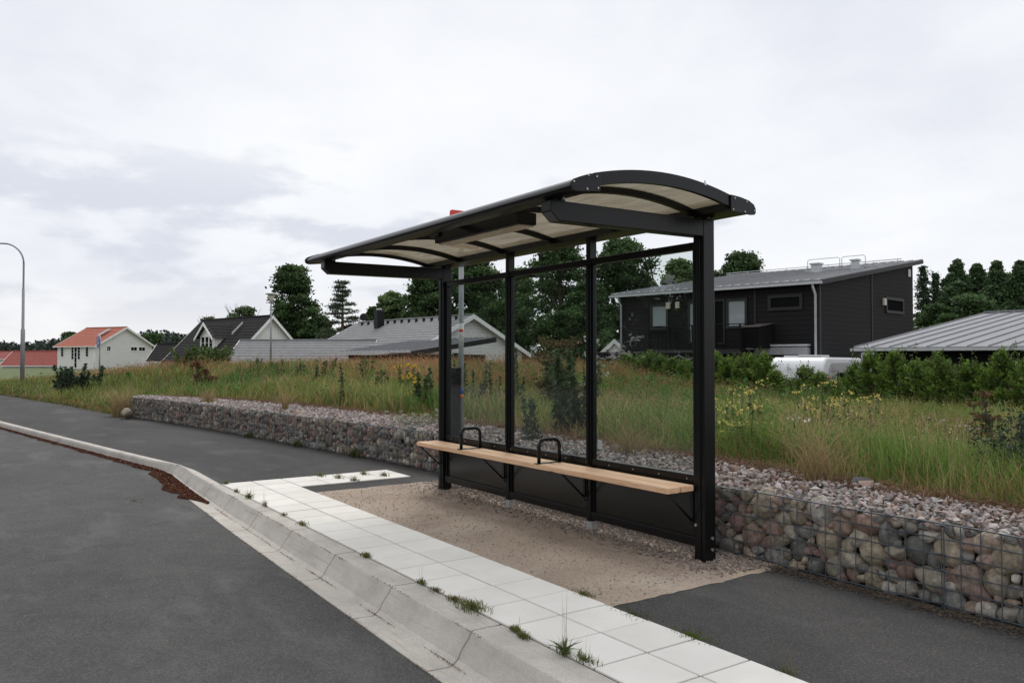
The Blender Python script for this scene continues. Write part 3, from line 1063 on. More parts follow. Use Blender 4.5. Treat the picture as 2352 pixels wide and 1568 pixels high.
def tuft(name, label, loc, n, h, spread, seed, col=(.13, .16, .045), broad=0, group=None, cat='weed', stalks=0, w=.004):
    rg = np.random.default_rng(seed)
    a = rg.uniform(0, 2 * np.pi, n); r = np.abs(rg.normal(size=n)) * spread
    sx, sy = spread * 1.6, spread * .55
    base = np.stack([np.cos(a) * np.minimum(r, spread * 1.8) * 1.3, np.sin(a) * np.minimum(r, spread * 1.8) * .6, np.zeros(n)], 1)
    hh = h * rg.uniform(.4, 1.1, n)
    col = np.array(col)
    c0 = col * rg.uniform(.5, .9, (n, 1)); c1 = col * rg.uniform(.8, 1.6, (n, 1))
    dry = rg.random(n) < .25; c1[dry] = np.array([.30, .23, .11])
    P = [blades(base, hh, np.full(n, w) * rg.uniform(.7, 1.3, n), rg.uniform(0, 2 * np.pi, n), rg.uniform(.2, .9, n), c0, c1, rg)]
    if broad:
        b = broad; an = np.linspace(0, 2 * np.pi, b, endpoint=False) + rg.normal(size=b) * .2
        P.append(blades(np.zeros((b, 3)), np.full(b, h * .8) * rg.uniform(.7, 1.1, b), np.full(b, h * .22), an, np.full(b, 1.2), np.tile(np.array([.05, .10, .03]), (b, 1)), np.tile(np.array([.10, .17, .06]), (b, 1)), rg))
    if stalks:
        s = stalks
        P.append(blades(rg.normal(size=(s, 3)) * np.array([spread, spread * .4, 0]), rg.uniform(2, 3.4, s) * h, np.full(s, .0022), rg.uniform(0, 6.28, s), rg.uniform(.02, .2, s), np.tile(np.array([.16, .13, .07]), (s, 1)), np.tile(np.array([.24, .17, .10]), (s, 1)), rg))
    v, f, c = join_np(P)
    o = np_mesh(name, v, f, M['grass'], c)
    o.location = loc
    tag(o, label, cat, group)
    return o

G = 'weeds growing in the joints of the white paving'
tuft('grass_tuft', 'small grass tuft between kerb and slabs, farthest from the camera', (-4.9, -1.905, .01), 60, .05, .03, 1, group=G, broad=5)
tuft('leafy_weed', 'broad leaved weed at the far left corner of the white slabs', (-5.5, -1.86, .005), 30, .09, .03, 2, broad=9, group=G)
tuft('leafy_weed', 'low leafy weed beside the second far slab at the kerb edge', (-4.45, -1.90, .01), 60, .09, .035, 3, broad=10, group=G, stalks=3)
tuft('grass_tuft', 'thin pale grass tuft between the kerb and far slabs', (-3.9, -1.905, .01), 60, .06, .025, 4, group=G, stalks=3)
tuft('grass_tuft', 'long low green moss tuft where kerb meets slabs, far third', (-2.86, -1.905, .01), 140, .035, .05, 5, group=G)
tuft('grass_tuft', 'short brownish moss tuft at the kerb side slab joint', (-3.35, -1.905, .01), 70, .03, .03, 15, group=G, col=(.14, .12, .05))
tuft('grass_tuft', 'round yellow green moss cushion in the kerb joint, middle of the strip', (-1.52, -1.905, .01), 170, .035, .032, 6, group=G, col=(.13, .14, .035))
tuft('grass_tuft', 'little grass tuft with two tall thin stalks at the kerb joint', (-.66, -1.905, .01), 90, .045, .022, 7, group=G, stalks=3)
tuft('grass_tuft', 'flat moss strip just past the tuft with thin stalks', (-.47, -1.905, .01), 120, .03, .035, 17, group=G, col=(.15, .13, .05))
tuft('grass_tuft', 'longest grassy moss strip along the kerb joint', (-.06, -1.895, .01), 420, .05, .075, 8, group=G)
tuft('grass_tuft', 'moss clump left of the longest grassy strip', (-.25, -1.905, .01), 160, .035, .035, 18, group=G, col=(.14, .13, .045))
tuft('grass_tuft', 'first of two neighbouring moss cushions near the camera', (.40, -1.905, .01), 170, .034, .026, 9, group=G, col=(.14, .16, .04), stalks=2)
tuft('grass_tuft', 'second of two neighbouring moss cushions, the one nearer the camera', (.50, -1.93, .01), 170, .036, .026, 19, group=G)
tuft('leafy_weed', 'plantain with pointed leaves and tall seed stalks at the nearest kerb joint', (.80, -1.90, .01), 60, .10, .03, 10, broad=12, group=G, stalks=5)
tuft('leafy_weed', 'small sprawling weed just behind the plantain on the slabs', (.93, -1.88, .01), 130, .05, .05, 20, broad=7, group=G, stalks=2)
tuft('grass_tuft', 'dark moss tuft on the gravel edge of the white slabs', (.10, -1.205, .012), 180, .03, .045, 12, group=G, stalks=4)
tuft('grass_tuft', 'bright green moss patch where the slabs meet the asphalt', (.98, -1.20, .01), 320, .022, .07, 13, group=G, col=(.10, .16, .03))
tuft('grass_tuft', 'thin dark moss line along the asphalt edge of the slabs', (.55, -1.205, .01), 260, .014, .09, 14, group=G, col=(.07, .09, .03))
for i, (x, y, lb) in enumerate([(-5.45, -.75, 'grass tuft in the crossing row of slabs, left of the others'), (-5.2, -.62, 'pale grass tuft in the middle of the crossing slab row'),
                            (-4.9, -.55, 'dry grass tuft on the inner edge of the crossing slab row'), (-5.3, -.25, 'green grass tuft near the wall in the crossing slab row'),
                            (-5.05, -.1, 'bushy grass tuft nearest the wall in the crossing slab row')]):
    tuft('grass_tuft', lb, (x, y, .01), 90, .07, .05, 40 + i, group='weeds in the crossing row of slabs', stalks=2)
tuft('plant_sprig', 'flat green sprig lying on the road near the red litter', (-5.9, -2.75, -.15), 60, .03, .09, 55, col=(.10, .16, .05), broad=4)
tuft('grass_stalks', 'thin dry grass stalks rising from the asphalt beside the nearest white slabs', (1.55, -1.18, .0), 40, .05, .05, 56, stalks=8, w=.003)
for i, (x, lb) in enumerate([(-7.1, 'dark leafy weed at the wall foot left of the shelter'), (-8.9, 'low green weed further left at the wall foot'), (-10.9, 'small weed at the wall foot, farthest of the three')]):
    tuft('leafy_weed', lb, (x, float(wallY(x)) - .05, 0), 160, .16 - .02 * i, .06, 60 + i, col=(.08, .11, .04), broad=8, group='weeds at the wall foot', w=.008)

# ------------------------------------------------------------------ meadow
RED = np.array([.30, .155, .085]); TAN = np.array([.33, .245, .125]); GRN = np.array([.115, .185, .036]); DGR = np.array([.060, .125, .026])
OLV = np.array([.175, .19, .05])
def meadow():
    rg = np.random.default_rng(77)
    N = 400000
    ang = rg.uniform(-.80, .72, N)                      # spread over and past the view
    D = np.exp(rg.uniform(np.log(4.6), np.log(62), N))
    r = np.tan(ang) * D
    x = CAM[0] + r * RT[0] + D * FW[0]; y = CAM[1] + r * RT[1] + D * FW[1]
    v = y - edgeY(x)
    bed = np.where(x > -17.6, bedW(x) + .02, .05)
    keep = (v > bed - .14 + .2 * vnoise(x, y, .35, 9) * (x > -17.6)) & (v < 14) & (x > -60) & (x < 9)
    x, y, v, D, bed = [a[keep] for a in (x, y, v, D, bed)]
    n = len(x)
    z = field_z(x, y)
    # patch fields
    p1 = vnoise(x, y, 3.1, 1); p2 = vnoise(x, y, 1.1, 2); p3 = vnoise(x, y, 6.0, 4); p4 = vnoise(x, y, .45, 6)
    left = 1 - smooth(-9, -5, x)
    redw = np.clip(smooth(3.0, 6.0, v) * left * (.35 + 1.1 * smooth(.3, .7, p3 * .6 + p2 * .4)), 0, 1)
    redw = np.maximum(redw, (1 - smooth(0, .5, v - bed)) * .55)
    tanw = np.clip(smooth(.5, .75, p2 * .55 + p4 * .45) + .08, 0, 1) * .36
    rr = rg.random(n)
    isred = rr < redw * .62
    istan = (~isred) & (rg.random(n) < tanw)
    dk = smooth(.55, .75, p1)
    col = (GRN * (1 - dk)[:, None] + DGR * dk[:, None])
    ol = smooth(.45, .65, p3)[:, None]
    col = col * (1 - ol * .6) + OLV * ol * .6
    col[isred] = RED; col[istan] = TAN
    col = col * rg.uniform(.65, 1.75, (n, 1)) * (.55 + .95 * (.5 * p4 + .5 * vnoise(x, y, .9, 71)))[:, None]
    h = (.16 + .24 * p1 + .12 * p3 + .16 * vnoise(x, y, .7, 72)) * rg.uniform(.45, 1.25, n)
    h[isred] *= 1.15; h[istan] *= 1.25
    h *= .30 + .70 * smooth(-.15, .6, v - bed)
    h *= 1 - .38 * smooth(-14, -7, x) * smooth(1.5, 3.5, v)
    h *= np.where(x < -30, .8, 1)
    farl = smooth(-58, -34, x); h *= .35 + .65 * farl
    w = np.maximum(.0042, D * .00078) * rg.uniform(.7, 1.4, n)
    w[istan] *= .7; w[isred] *= .7
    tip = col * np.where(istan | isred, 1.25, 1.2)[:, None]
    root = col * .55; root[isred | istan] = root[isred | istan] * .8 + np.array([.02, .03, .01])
    base = np.stack([x, y, z - .02], 1)
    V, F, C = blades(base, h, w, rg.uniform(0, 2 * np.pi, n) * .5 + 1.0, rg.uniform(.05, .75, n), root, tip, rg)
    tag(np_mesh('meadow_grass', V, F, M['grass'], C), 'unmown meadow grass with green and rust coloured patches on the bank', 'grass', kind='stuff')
    # airy seed heads: tiny flecks around stalk tops
    idx = np.where((isred | istan) & (rg.random(n) < .42))[0]
    k = 3
    cen = np.repeat(base[idx], k, 0) + np.stack([rg.normal(size=len(idx) * k) * .035, rg.normal(size=len(idx) * k) * .035, np.repeat(h[idx], k) * rg.uniform(.7, 1.12, len(idx) * k)], 1)
    cc = np.repeat(np.where(isred[idx][:, None], RED * 1.15, TAN * 1.1), k, 0) * rg.uniform(.7, 1.35, (len(idx) * k, 1))
    sz = np.repeat(np.maximum(.006, D[idx] * .0008), k) * rg.uniform(.7, 1.5, len(idx) * k)
    V, F, C = leaves(cen, sz, cc, rg, np.tile(np.array([0, 0, 1.5]), (len(cen), 1)), .6, .35)
    tag(np_mesh('tall_grass', V, F, M['grass'], C), 'reddish haze of grass seed heads over the meadow', 'grass', kind='stuff')
    # tall straw stalks standing above the sward, in loose groups
    m = 18000
    ang = rg.uniform(-.8, .72, m); Ds = np.exp(rg.uniform(np.log(5), np.log(48), m)); r = np.tan(ang) * Ds
    xs_ = CAM[0] + r * RT[0] + Ds * FW[0]; ys_ = CAM[1] + r * RT[1] + Ds * FW[1]; vs_ = ys_ - edgeY(xs_)
    q = vnoise(xs_, ys_, 1.3, 61) * .6 + vnoise(xs_, ys_, .35, 62) * .4
    ok = (vs_ > np.where(xs_ > -17.6, bedW(xs_) - .05, .1)) & (vs_ < 11) & (q > .50) & (xs_ < 9) & (xs_ > -50)
    xs_, ys_, vs_, Ds, q = xs_[ok], ys_[ok], vs_[ok], Ds[ok], q[ok]
    k_ = len(xs_)
    hh = (.34 + .55 * (q - .45)) * rg.uniform(.7, 1.35, k_) * (1 - .25 * smooth(-14, -7, xs_) * smooth(2, 4, vs_))
    c = np.where(rg.random((k_, 1)) < .4 * smooth(2, 5, vs_)[:, None], RED * 1.1, np.array([.38, .29, .16])) * rg.uniform(.7, 1.3, (k_, 1))
    V, F, C = blades(np.stack([xs_, ys_, field_z(xs_, ys_) - .02], 1), hh, np.maximum(.003, Ds * .0006), rg.uniform(0, 6.28, k_), rg.uniform(.05, .55, k_), c * .75, c, rg, .05)
    tag(np_mesh('straw_grass', V, F, M['grass'], C), 'tall straw coloured stalks standing above the meadow', 'grass', kind='stuff')
    # dead thatch by the gravel bed
    m = 26000
    x = rg.uniform(-17.5, 6, m); bed = bedW(x)
    y = edgeY(x) + bed + rg.normal(size=m) * .13 - .06
    base = np.stack([x, y, field_z(x, y) + .01], 1)
    c = np.array([.20, .115, .065]) * rg.uniform(.5, 1.6, (m, 1))
    V, F, C = blades(base, rg.uniform(.04, .16, m), np.full(m, .006), rg.uniform(0, 6.28, m), rg.uniform(.8, 1.8, m), c * .7, c, rg, .2)
    tag(np_mesh('dead_grass', V, F, M['grass'], C), 'flattened dead brown grass behind the crushed stone', 'grass', kind='stuff')
    # broad green herb leaves low in the sward
    m = 62000
    ang = rg.uniform(-.8, .72, m); D = np.exp(rg.uniform(np.log(5.5), np.log(45), m)); r = np.tan(ang) * D
    x = CAM[0] + r * RT[0] + D * FW[0]; y = CAM[1] + r * RT[1] + D * FW[1]; v = y - edgeY(x)
    pp = vnoise(x, y, 1.6, 21)
    ok = (v > np.where(x > -17.6, bedW(x) + .2, .2)) & (v < 13) & (pp > .50) & (x < 9) & (x > -48)
    x, y, pp, D = x[ok], y[ok], pp[ok], D[ok]
    cen = np.stack([x, y, field_z(x, y) + rg.uniform(.03, .38, len(x)) * (.3 + pp)], 1)
    # knee high leafy clumps
    nc = 420
    cx_ = []; 
    for _ in range(nc):
        aa = rg.uniform(-.8, .72); dd = math.exp(rg.uniform(math.log(5.8), math.log(34))); r_ = math.tan(aa) * dd
        X = CAM[0] + r_ * RT[0] + dd * FW[0]; Y = CAM[1] + r_ * RT[1] + dd * FW[1]
        vv = Y - float(edgeY(X))
        if vv < (float(bedW(X)) + .25 if X > -17.6 else .5) or vv > 11 or X > 9 or X < -40: continue
        hc = rg.uniform(.22, .5) * (1 if X < -9 else .85); k_ = int(70 * hc / .3)
        sp = rg.normal(size=(k_, 3)) * np.array([.10, .10, 0]); sp[:, 2] = rg.uniform(.02, 1, k_) ** .8 * hc
        sp[:, :2] *= (1.25 - sp[:, 2:3] / hc)
        cx_.append((np.array([X, Y, float(field_z(X, Y))]) + sp, np.full(k_, dd)))
    cen = np.concatenate([cen] + [q[0] for q in cx_]); D = np.concatenate([D] + [q[1] for q in cx_]); x = np.zeros(len(cen))
    m2 = 26000
    x2 = rg.uniform(-30, -7.5, m2); v2 = rg.uniform(6.5, 11, m2); y2 = edgeY(x2) + v2
    q2 = vnoise(x2, y2, .8, 31); ok2 = q2 > .42
    x2, y2, q2 = x2[ok2], y2[ok2], q2[ok2]
    D2 = (x2 - CAM[0]) * FW[0] + (y2 - CAM[1]) * FW[1]
    cen = np.concatenate([cen, np.stack([x2, y2, field_z(x2, y2) + rg.uniform(0, 1, len(x2)) * (.15 + .62 * (q2 - .3))], 1)])
    x = np.concatenate([x, x2]); D = np.concatenate([D, D2])
    x = np.zeros(len(cen))
    c = (DGR * 1.2) * rg.uniform(.6, 2.0, (len(x), 1)) + np.array([0.005, .01, 0])
    V, F, C = leaves(cen, np.maximum(.012, D * .0014), c, rg)
    tag(np_mesh('ground_cover', V, F, M['leaf'], C), 'broad leaved green herbs low among the meadow grass', 'plants', kind='stuff')
    # left verge: short mown green
    m = 30000
    x = rg.uniform(-75, -19, m); y = edgeY(x) + rg.uniform(0, 1.6, m)
    base = np.stack([x, y, np.maximum(field_z(x, y), 0) - .01], 1)
    c = np.where(rg.random((m, 1)) < .35, TAN * .8, np.array([.13, .15, .04])) * rg.uniform(.6, 1.3, (m, 1))
    V, F, C = blades(base, rg.uniform(.04, .16, m), np.full(m, .02), rg.uniform(0, 6.28, m), rg.uniform(.2, .8, m), c * .6, c, rg)
    tag(np_mesh('verge_grass', V, F, M['grass'], C), 'short yellowish verge grass along the far path edge', 'grass', kind='stuff')
meadow()

TC = (.36, .27, .14)
GD = 'dry grass clumps along the wall'
for (px, d, n, h, sp, lb, sd) in ((283, 19.8, 420, .85, .22, 'big tan grass clump by the boulder at the far end of the wall', 90),
                                  (480, 17.0, 150, .42, .12, 'small tan grass clump above the far half of the wall', 91), (655, 14.4, 70, .6, .04, 'slim upright straw tuft above the middle of the wall', 92),
                                  (1866, 6.15, 95, .78, .075, 'tall straw clump on the stones right of the near post', 93), (1440, 7.8, 150, .5, .12, 'arching straw clump behind the right pane', 94),
                                  (1910, 6.2, 60, .62, .09, 'thin straw clump beside the tall one right of the near post', 95)):
    x_, y_ = at(px, d)
    tuft('grass_clump', lb, (x_, y_, float(field_z(x_, y_)) - .01), n, h, sp, sd, TC, group=GD, cat='grass clump', w=.006 if d < 9 else .012)

# far mown field at the left
def far_lawn():
    V = []; F = []
    xs = np.linspace(-170, -50, 14)
    for x in xs:
        for k in range(8):
            y = float(edgeY0(x)) + 1.5 + k * 9
            V.append((x, y, max(float(field_z(x, y)), -.25) + .10 + .01 * (k == 0)))
    n = 8
    for i in range(len(xs) - 1):
        for j in range(n - 1):
            a = i * n + j; F.append((a, a + n, a + n + 1, a + 1))
    m = MB(); m.add(V, F, True); o = m.build('lawn', M['lawn']); o['kind'] = 'structure'
far_lawn()

# ------------------------------------------------------------------ tall plants
def tall_weed(name, label, pos, h, w, n_st, leafs, col, seed, leaf=.05, tipcol=None, droop=.3, group=None, cat='weed', tipn=0, tipsz=.012, conic=0):
    rg = np.random.default_rng(seed)
    T = thing(name, label, cat, (*pos, float(field_z(pos[0], pos[1])) - .02), 0, group)
    stems = MB(); cen = []; dirs = []; tips = []
    for i in range(n_st):
        a = rg.uniform(0, 6.28); b = rg.uniform(0, .85) * w
        hh = h * (rg.uniform(.35, .8) if i % 3 else rg.uniform(.8, 1.0))
        p0 = np.array([math.cos(a) * b * .5, math.sin(a) * b * .5, 0])
        p1 = p0 + np.array([math.cos(a) * w * .3 * rg.uniform(.3, 1), math.sin(a) * w * .3 * rg.uniform(.3, 1), hh])
        mid = (p0 + p1) / 2 + rg.normal(size=3) * .02
        stems.tube([p0, mid, p1], [.009 * h, .006 * h, .003 * h], 5, False)
        for k in range(int(leafs * hh / h)):
            t = rg.uniform(.03, 1.0) ** 1.25
            q = (p0 * (1 - t) ** 2 + 2 * mid * t * (1 - t) + p1 * t * t)
            sp = w * (.34 * (1 - t * .8) if conic else .20 * (1 - .75 * t) / max(.6, w) ** .5)
            d = rg.normal(size=3); d[2] = -droop + rg.normal() * .3; d /= np.linalg.norm(d)
            cen.append(q + d * sp * rg.uniform(.1, 1)); dirs.append(d)
        for k in range(tipn):
            tips.append(p1 + rg.normal(size=3) * np.array([.11, .11, .05]) * h * .55)
    stems.build('stem', M['stalk'], T)
    cen = np.array(cen); dirs = np.array(dirs)
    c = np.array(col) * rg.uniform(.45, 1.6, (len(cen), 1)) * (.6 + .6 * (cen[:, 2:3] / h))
    V, F, C = leaves(cen, rg.uniform(.6, 1.3, len(cen)) * leaf, c, rg, dirs * 1.3, .7, .34)
    np_mesh('foliage', V, F, M['leaf'], C, T)
    if tipn:
        tp = np.array(tips)
        c = np.array(tipcol) * rg.uniform(.75, 1.25, (len(tp), 1))
        V, F, C = leaves(np.repeat(tp, 4, 0) + rg.normal(size=(len(tp) * 4, 3)) * tipsz * .5, tipsz, np.repeat(c, 4, 0), rg, None, 1, .8)
        np_mesh('blossoms', V, F, M['flower'], C, T)
    return T
M['stalk'] = simple('stalk', (.09, .10, .045), .8, var=.3)
W = tall_weed
GW = 'tall weeds in the meadow'
W('mugwort', 'big drooping dark leaved weed behind the middle mullion', at(1325, 10.2), 1.12, .66, 12, 240, (.058, .095, .035), 1, .055, droop=.7, group=GW)
W('dock', 'rust topped dock left of the big leafy weed behind the middle pane', at(1265, 13.5), 1.25, .5, 9, 120, (.08, .095, .035), 2, .05, (.14, .10, .045), group=GW, tipn=22, tipsz=.02)
W('dock', 'rust topped dock rising highest behind the middle pane', at(1295, 12.2), 1.30, .55, 9, 130, (.07, .09, .035), 3, .05, (.14, .10, .045), group=GW, tipn=22, tipsz=.02)
W('hogweed', 'weed with small white flower heads beside the third mullion', at(1345, 13.0), 1.25, .45, 7, 110, (.07, .10, .04), 4, .05, (.5, .5, .45), group=GW, tipn=5, tipsz=.02)
W('thistle', 'narrow upright green weed beside the second mullion', at(1192, 13.0), 1.15, .32, 5, 160, (.07, .105, .035), 5, .04, group=GW, conic=1)
W('spruce_seedling', 'small feathery upright plant in the lower middle pane', at(1240, 9.2), .62, .38, 4, 220, (.05, .085, .035), 6, .03, group=GW, conic=1)
W('willowherb', 'pale grey green upright weed behind the left pane', at(1085, 14.0), 1.1, .42, 6, 190, (.11, .15, .09), 7, .04, group=GW, conic=1)
W('ragwort', 'yellow flowered ragwort left of the shelter', at(935, 17.5), .78, .4, 7, 70, (.07, .11, .03), 8, .045, (.75, .5, .02), group='yellow flowered weeds', tipn=5, tipsz=.018)
W('ragwort', 'yellow flowered ragwort closest to the left post of the shelter', at(962, 15.2), .66, .35, 6, 70, (.07, .11, .03), 9, .045, (.75, .5, .02), group='yellow flowered weeds', tipn=4, tipsz=.018)
W('green_shrub', 'tall green bushy weed left of the left shelter post', at(985, 14.0), .85, .5, 9, 180, (.075, .115, .04), 10, .045, group=GW)
W('pale_weed', 'low cushion of whitish green plants at the stone edge left of the shelter', at(985, 11.2), .26, .9, 40, 50, (.22, .25, .15), 11, .018, (.4, .42, .3), group=GW, tipn=8, tipsz=.010)
W('dark_bush', 'dark bushy thistle clump in front of the white red roofed house', at(180, 30), 1.15, 1.5, 26, 220, (.03, .055, .025), 12, .07, group=GW)
W('dock', 'rust brown dock standing in front of the dark roofed house', at(470, 25), .85, .8, 14, 60, (.10, .075, .035), 13, .05, (.15, .07, .035), group=GW, tipn=24, tipsz=.024)
W('thistle', 'slender green weed in the bank right of the brown dock', at(790, 15.5), .95, .28, 3, 150, (.06, .10, .035), 14, .035, group=GW, conic=1)
for i, (px, d, h, lb) in enumerate([(690, 22, .55, 'green weed poking up before the grey garage roof'), (735, 21, .6, 'green weed right of the pale lamp post on the bank'), (640, 24, .6, 'bushy weed at the foot of the pale lamp post'),
                                    (840, 20, .75, 'tall green weed before the grey metal roof'), (880, 18, .55, 'green weed at the middle of the bank top'), (760, 24, .55, 'brownish weed below the grey roof corner'), (1060, 15, .9, 'green weed behind the left pane by the pole'),
                                    (1140, 14.5, .8, 'green weed beneath the white gable'), (590, 27, .6, 'leafy weed under the garage gable')]):
    W('meadow_weed', lb, at(px, d), h * 1.1, .45, 7, 90, (.065, .10, .035), 70 + i, .045, group=GW)
W('green_shrub', 'round bright green shrub before the dark roofed house', at(462, 34), 1.15, 2.1, 60, 130, (.085, .135, .03), 30, .09, group=GW, cat='shrub')
W('dark_bush', 'dark blue green shrub close behind the crushed stone of the wall', at(2330, 6.0), .62, .62, 26, 150, (.03, .055, .035), 31, .022, group=GW, cat='shrub')
W('tall_seedling', 'tall thin stemmed plant rising from the dark blue green shrub', at(2338, 6.2), 1.02, .28, 3, 130, (.045, .075, .045), 32, .035, group=GW, conic=1)
W('dock', 'brown withered plant in the meadow beside the dark blue green shrub', at(2285, 7.6), .62, .35, 8, 60, (.07, .065, .035), 33, .03, (.16, .10, .05), group=GW, tipn=18, tipsz=.014)
# evening primroses and companions right of the shelter
ys = [(1655, 8.6, .62), (1690, 8.8, .66), (1722, 9.0, .64), (1705, 7.9, .55), (1668, 8.2, .5), (1745, 9.4, .72), (1850, 9.8, .62), (1880, 9.7, .66), (1895, 9.3, .5), (1940, 9.8, .55), (1925, 9.6, .5), (1985, 9.8, .5), (2005, 10.0, .48)]
side = ['beside the near post', 'second right of the near post', 'third right of the near post', 'low in front right of the near post', 'short one close to the near post', 'tallest, reaching before the caravan hedge',
        'before the caravan left part', 'before the caravan corner', 'short one before the caravan corner', 'before the caravan side', 'just left of the caravan side one', 'below the garage eave corner', 'rightmost of the yellow flowers']
for i, ((px, d, h), s) in enumerate(zip(ys, side)):
    W('yellow_flower', 'pale yellow flowered weed ' + s, at(px, d), h, .22, 4, 26, (.08, .11, .04), 200 + i, .03, (.72, .60, .20), group='yellow flowers right of the shelter', cat='flower', tipn=6, tipsz=.0105)
for i, (px, d, h, lb, cl) in enumerate([(1825, 7.6, .5, 'white seed globe left of the other one', (.7, .7, .66)), (1853, 7.2, .45, 'white seed globe right of the other one', (.7, .7, .66)),
                                    (2140, 7.2, .42, 'pinkish white flowered herb in the right meadow', (.6, .45, .42)), (2190, 7.4, .42, 'pale pink flowered herb further right in the meadow', (.6, .42, .42)),
                                    (1920, 8.4, .42, 'dusty pink clover heads below the yellow flowers', (.35, .16, .17)), (1965, 8.6, .42, 'mauve clover heads right of the dusty pink ones', (.32, .16, .2))]):
    W('wild_flower', lb, at(px, d), h, .4 if i > 1 else .06, 9 if i > 1 else 1, 14, (.08, .11, .04), 240 + i, .02, cl, group='small meadow flowers', cat='flower', tipn=2 if i > 1 else 3, tipsz=.009 if i > 1 else .012)

# ------------------------------------------------------------------ thuja hedge
def thuja_mesh(seed, h, w):
    rg = np.random.default_rng(seed)
    P = []; st = MB()
    shoots = 130
    for i in range(shoots):
        t = rg.uniform(.0, 1) ** .8
        a = rg.uniform(0, 6.28)
        r0 = w * .5 * (1 - t) ** .55 * rg.uniform(.4, 1.0)
        z0 = h * t * .86
        base = np.array([math.cos(a) * r0 * .4, math.sin(a) * r0 * .4, z0])
        tip = np.array([math.cos(a) * r0, math.sin(a) * r0, z0 + h * rg.uniform(.08, .24)])
        n = 34
        u = rg.uniform(0, 1, n)[:, None]
        c = base * (1 - u) + tip * u + rg.normal(size=(n, 3)) * .035 * (1 - .6 * u)
        d = (tip - base); d /= np.linalg.norm(d)
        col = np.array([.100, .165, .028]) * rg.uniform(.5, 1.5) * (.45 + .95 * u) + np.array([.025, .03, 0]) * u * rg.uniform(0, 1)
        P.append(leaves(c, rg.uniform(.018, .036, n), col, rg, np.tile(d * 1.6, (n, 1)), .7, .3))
    for i in range(5):                                   # wispy leaders
        a = rg.uniform(0, 6.28); r = rg.uniform(0, w * .3)
        top = h * rg.uniform(.95, 1.22)
        n = 44; u = rg.uniform(0, 1, n)[:, None]
        b = np.array([math.cos(a) * r, math.sin(a) * r, h * .7]); tp = np.array([math.cos(a) * (r + .05), math.sin(a) * (r + .05), top])
        c = b * (1 - u) + tp * u + rg.normal(size=(n, 3)) * .045 * (1 - u * .85)
        P.append(leaves(c, rg.uniform(.014, .026, n), np.tile(np.array([.085, .125, .03]), (n, 1)) * rg.uniform(.7, 1.3, (n, 1)), rg, np.tile(np.array([0, 0, 1.2]), (n, 1)), .8, .3))
    V, F, C = join_np(P)
    st.tube([(0, 0, -.1), (0, 0, h * .5), (.02, 0, h * .95)], [.03, .02, .006], 6)
    return V, F, C, st
def build_hedge():
    protos = []
    for k in range(4):
        V, F, C, st = thuja_mesh(300 + k, 1.0, .95)
        T = thing('thuja_shrub', 'thuja', 'hedge shrub', group='thuja shrubs in the hedge')
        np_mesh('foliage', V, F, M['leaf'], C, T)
        st.build('stem', M['bark'], T)
        protos.append(T)
    pts = [(2450, 11.8), (2352, 12.6), (2110, 14.2), (1900, 16.4), (1760, 18.6), (1650, 20.6), (1540, 22.6), (1440, 24.6), (1370, 26.0)]
    pol = [np.array(at(*p)) for p in pts]
    L = [0]
    for a, b in zip(pol[:-1], pol[1:]): L.append(L[-1] + np.linalg.norm(b - a))
    n = int(L[-1] / .50)
    words = ['nearest the right edge', 'second from the right edge']
    for i in range(n):
        s = (i + .3) / n * L[-1]
        x = np.interp(s, L, [p[0] for p in pol]); y = np.interp(s, L, [p[1] for p in pol])
        k = i % 4
        T = protos[k] if i < 4 else copy_tree(protos[k])
        T.location = (x, y + random.uniform(-.1, .1), float(field_z(x, y)) - .03)
        T.rotation_euler[2] = random.uniform(0, 6.28)
        dcam = (x - CAM[0]) * FW[0] + (y - CAM[1]) * FW[1]
        pxx = 1176 + 1828 * ((x - CAM[0]) * RT[0] + (y - CAM[1]) * RT[1]) / dcam
        hh = random.uniform(.86, 1.06)
        hh *= 1.0
        if 1775 < pxx < 1985 : hh *= .50 + .14 * (i % 3)
        if pxx < 1640: hh *= .84
        T.scale = (1.35, 1.35, hh)
        where = ('under the grey metal roof' if pxx > 1990 else 'in front of the white caravan' if pxx > 1760 else 'just right of the near post' if pxx > 1640 else 'seen through the right glass pane')
        T['label'] = 'green thuja hedge shrub ' + where; T['group'] = 'thuja shrubs ' + where
build_hedge()

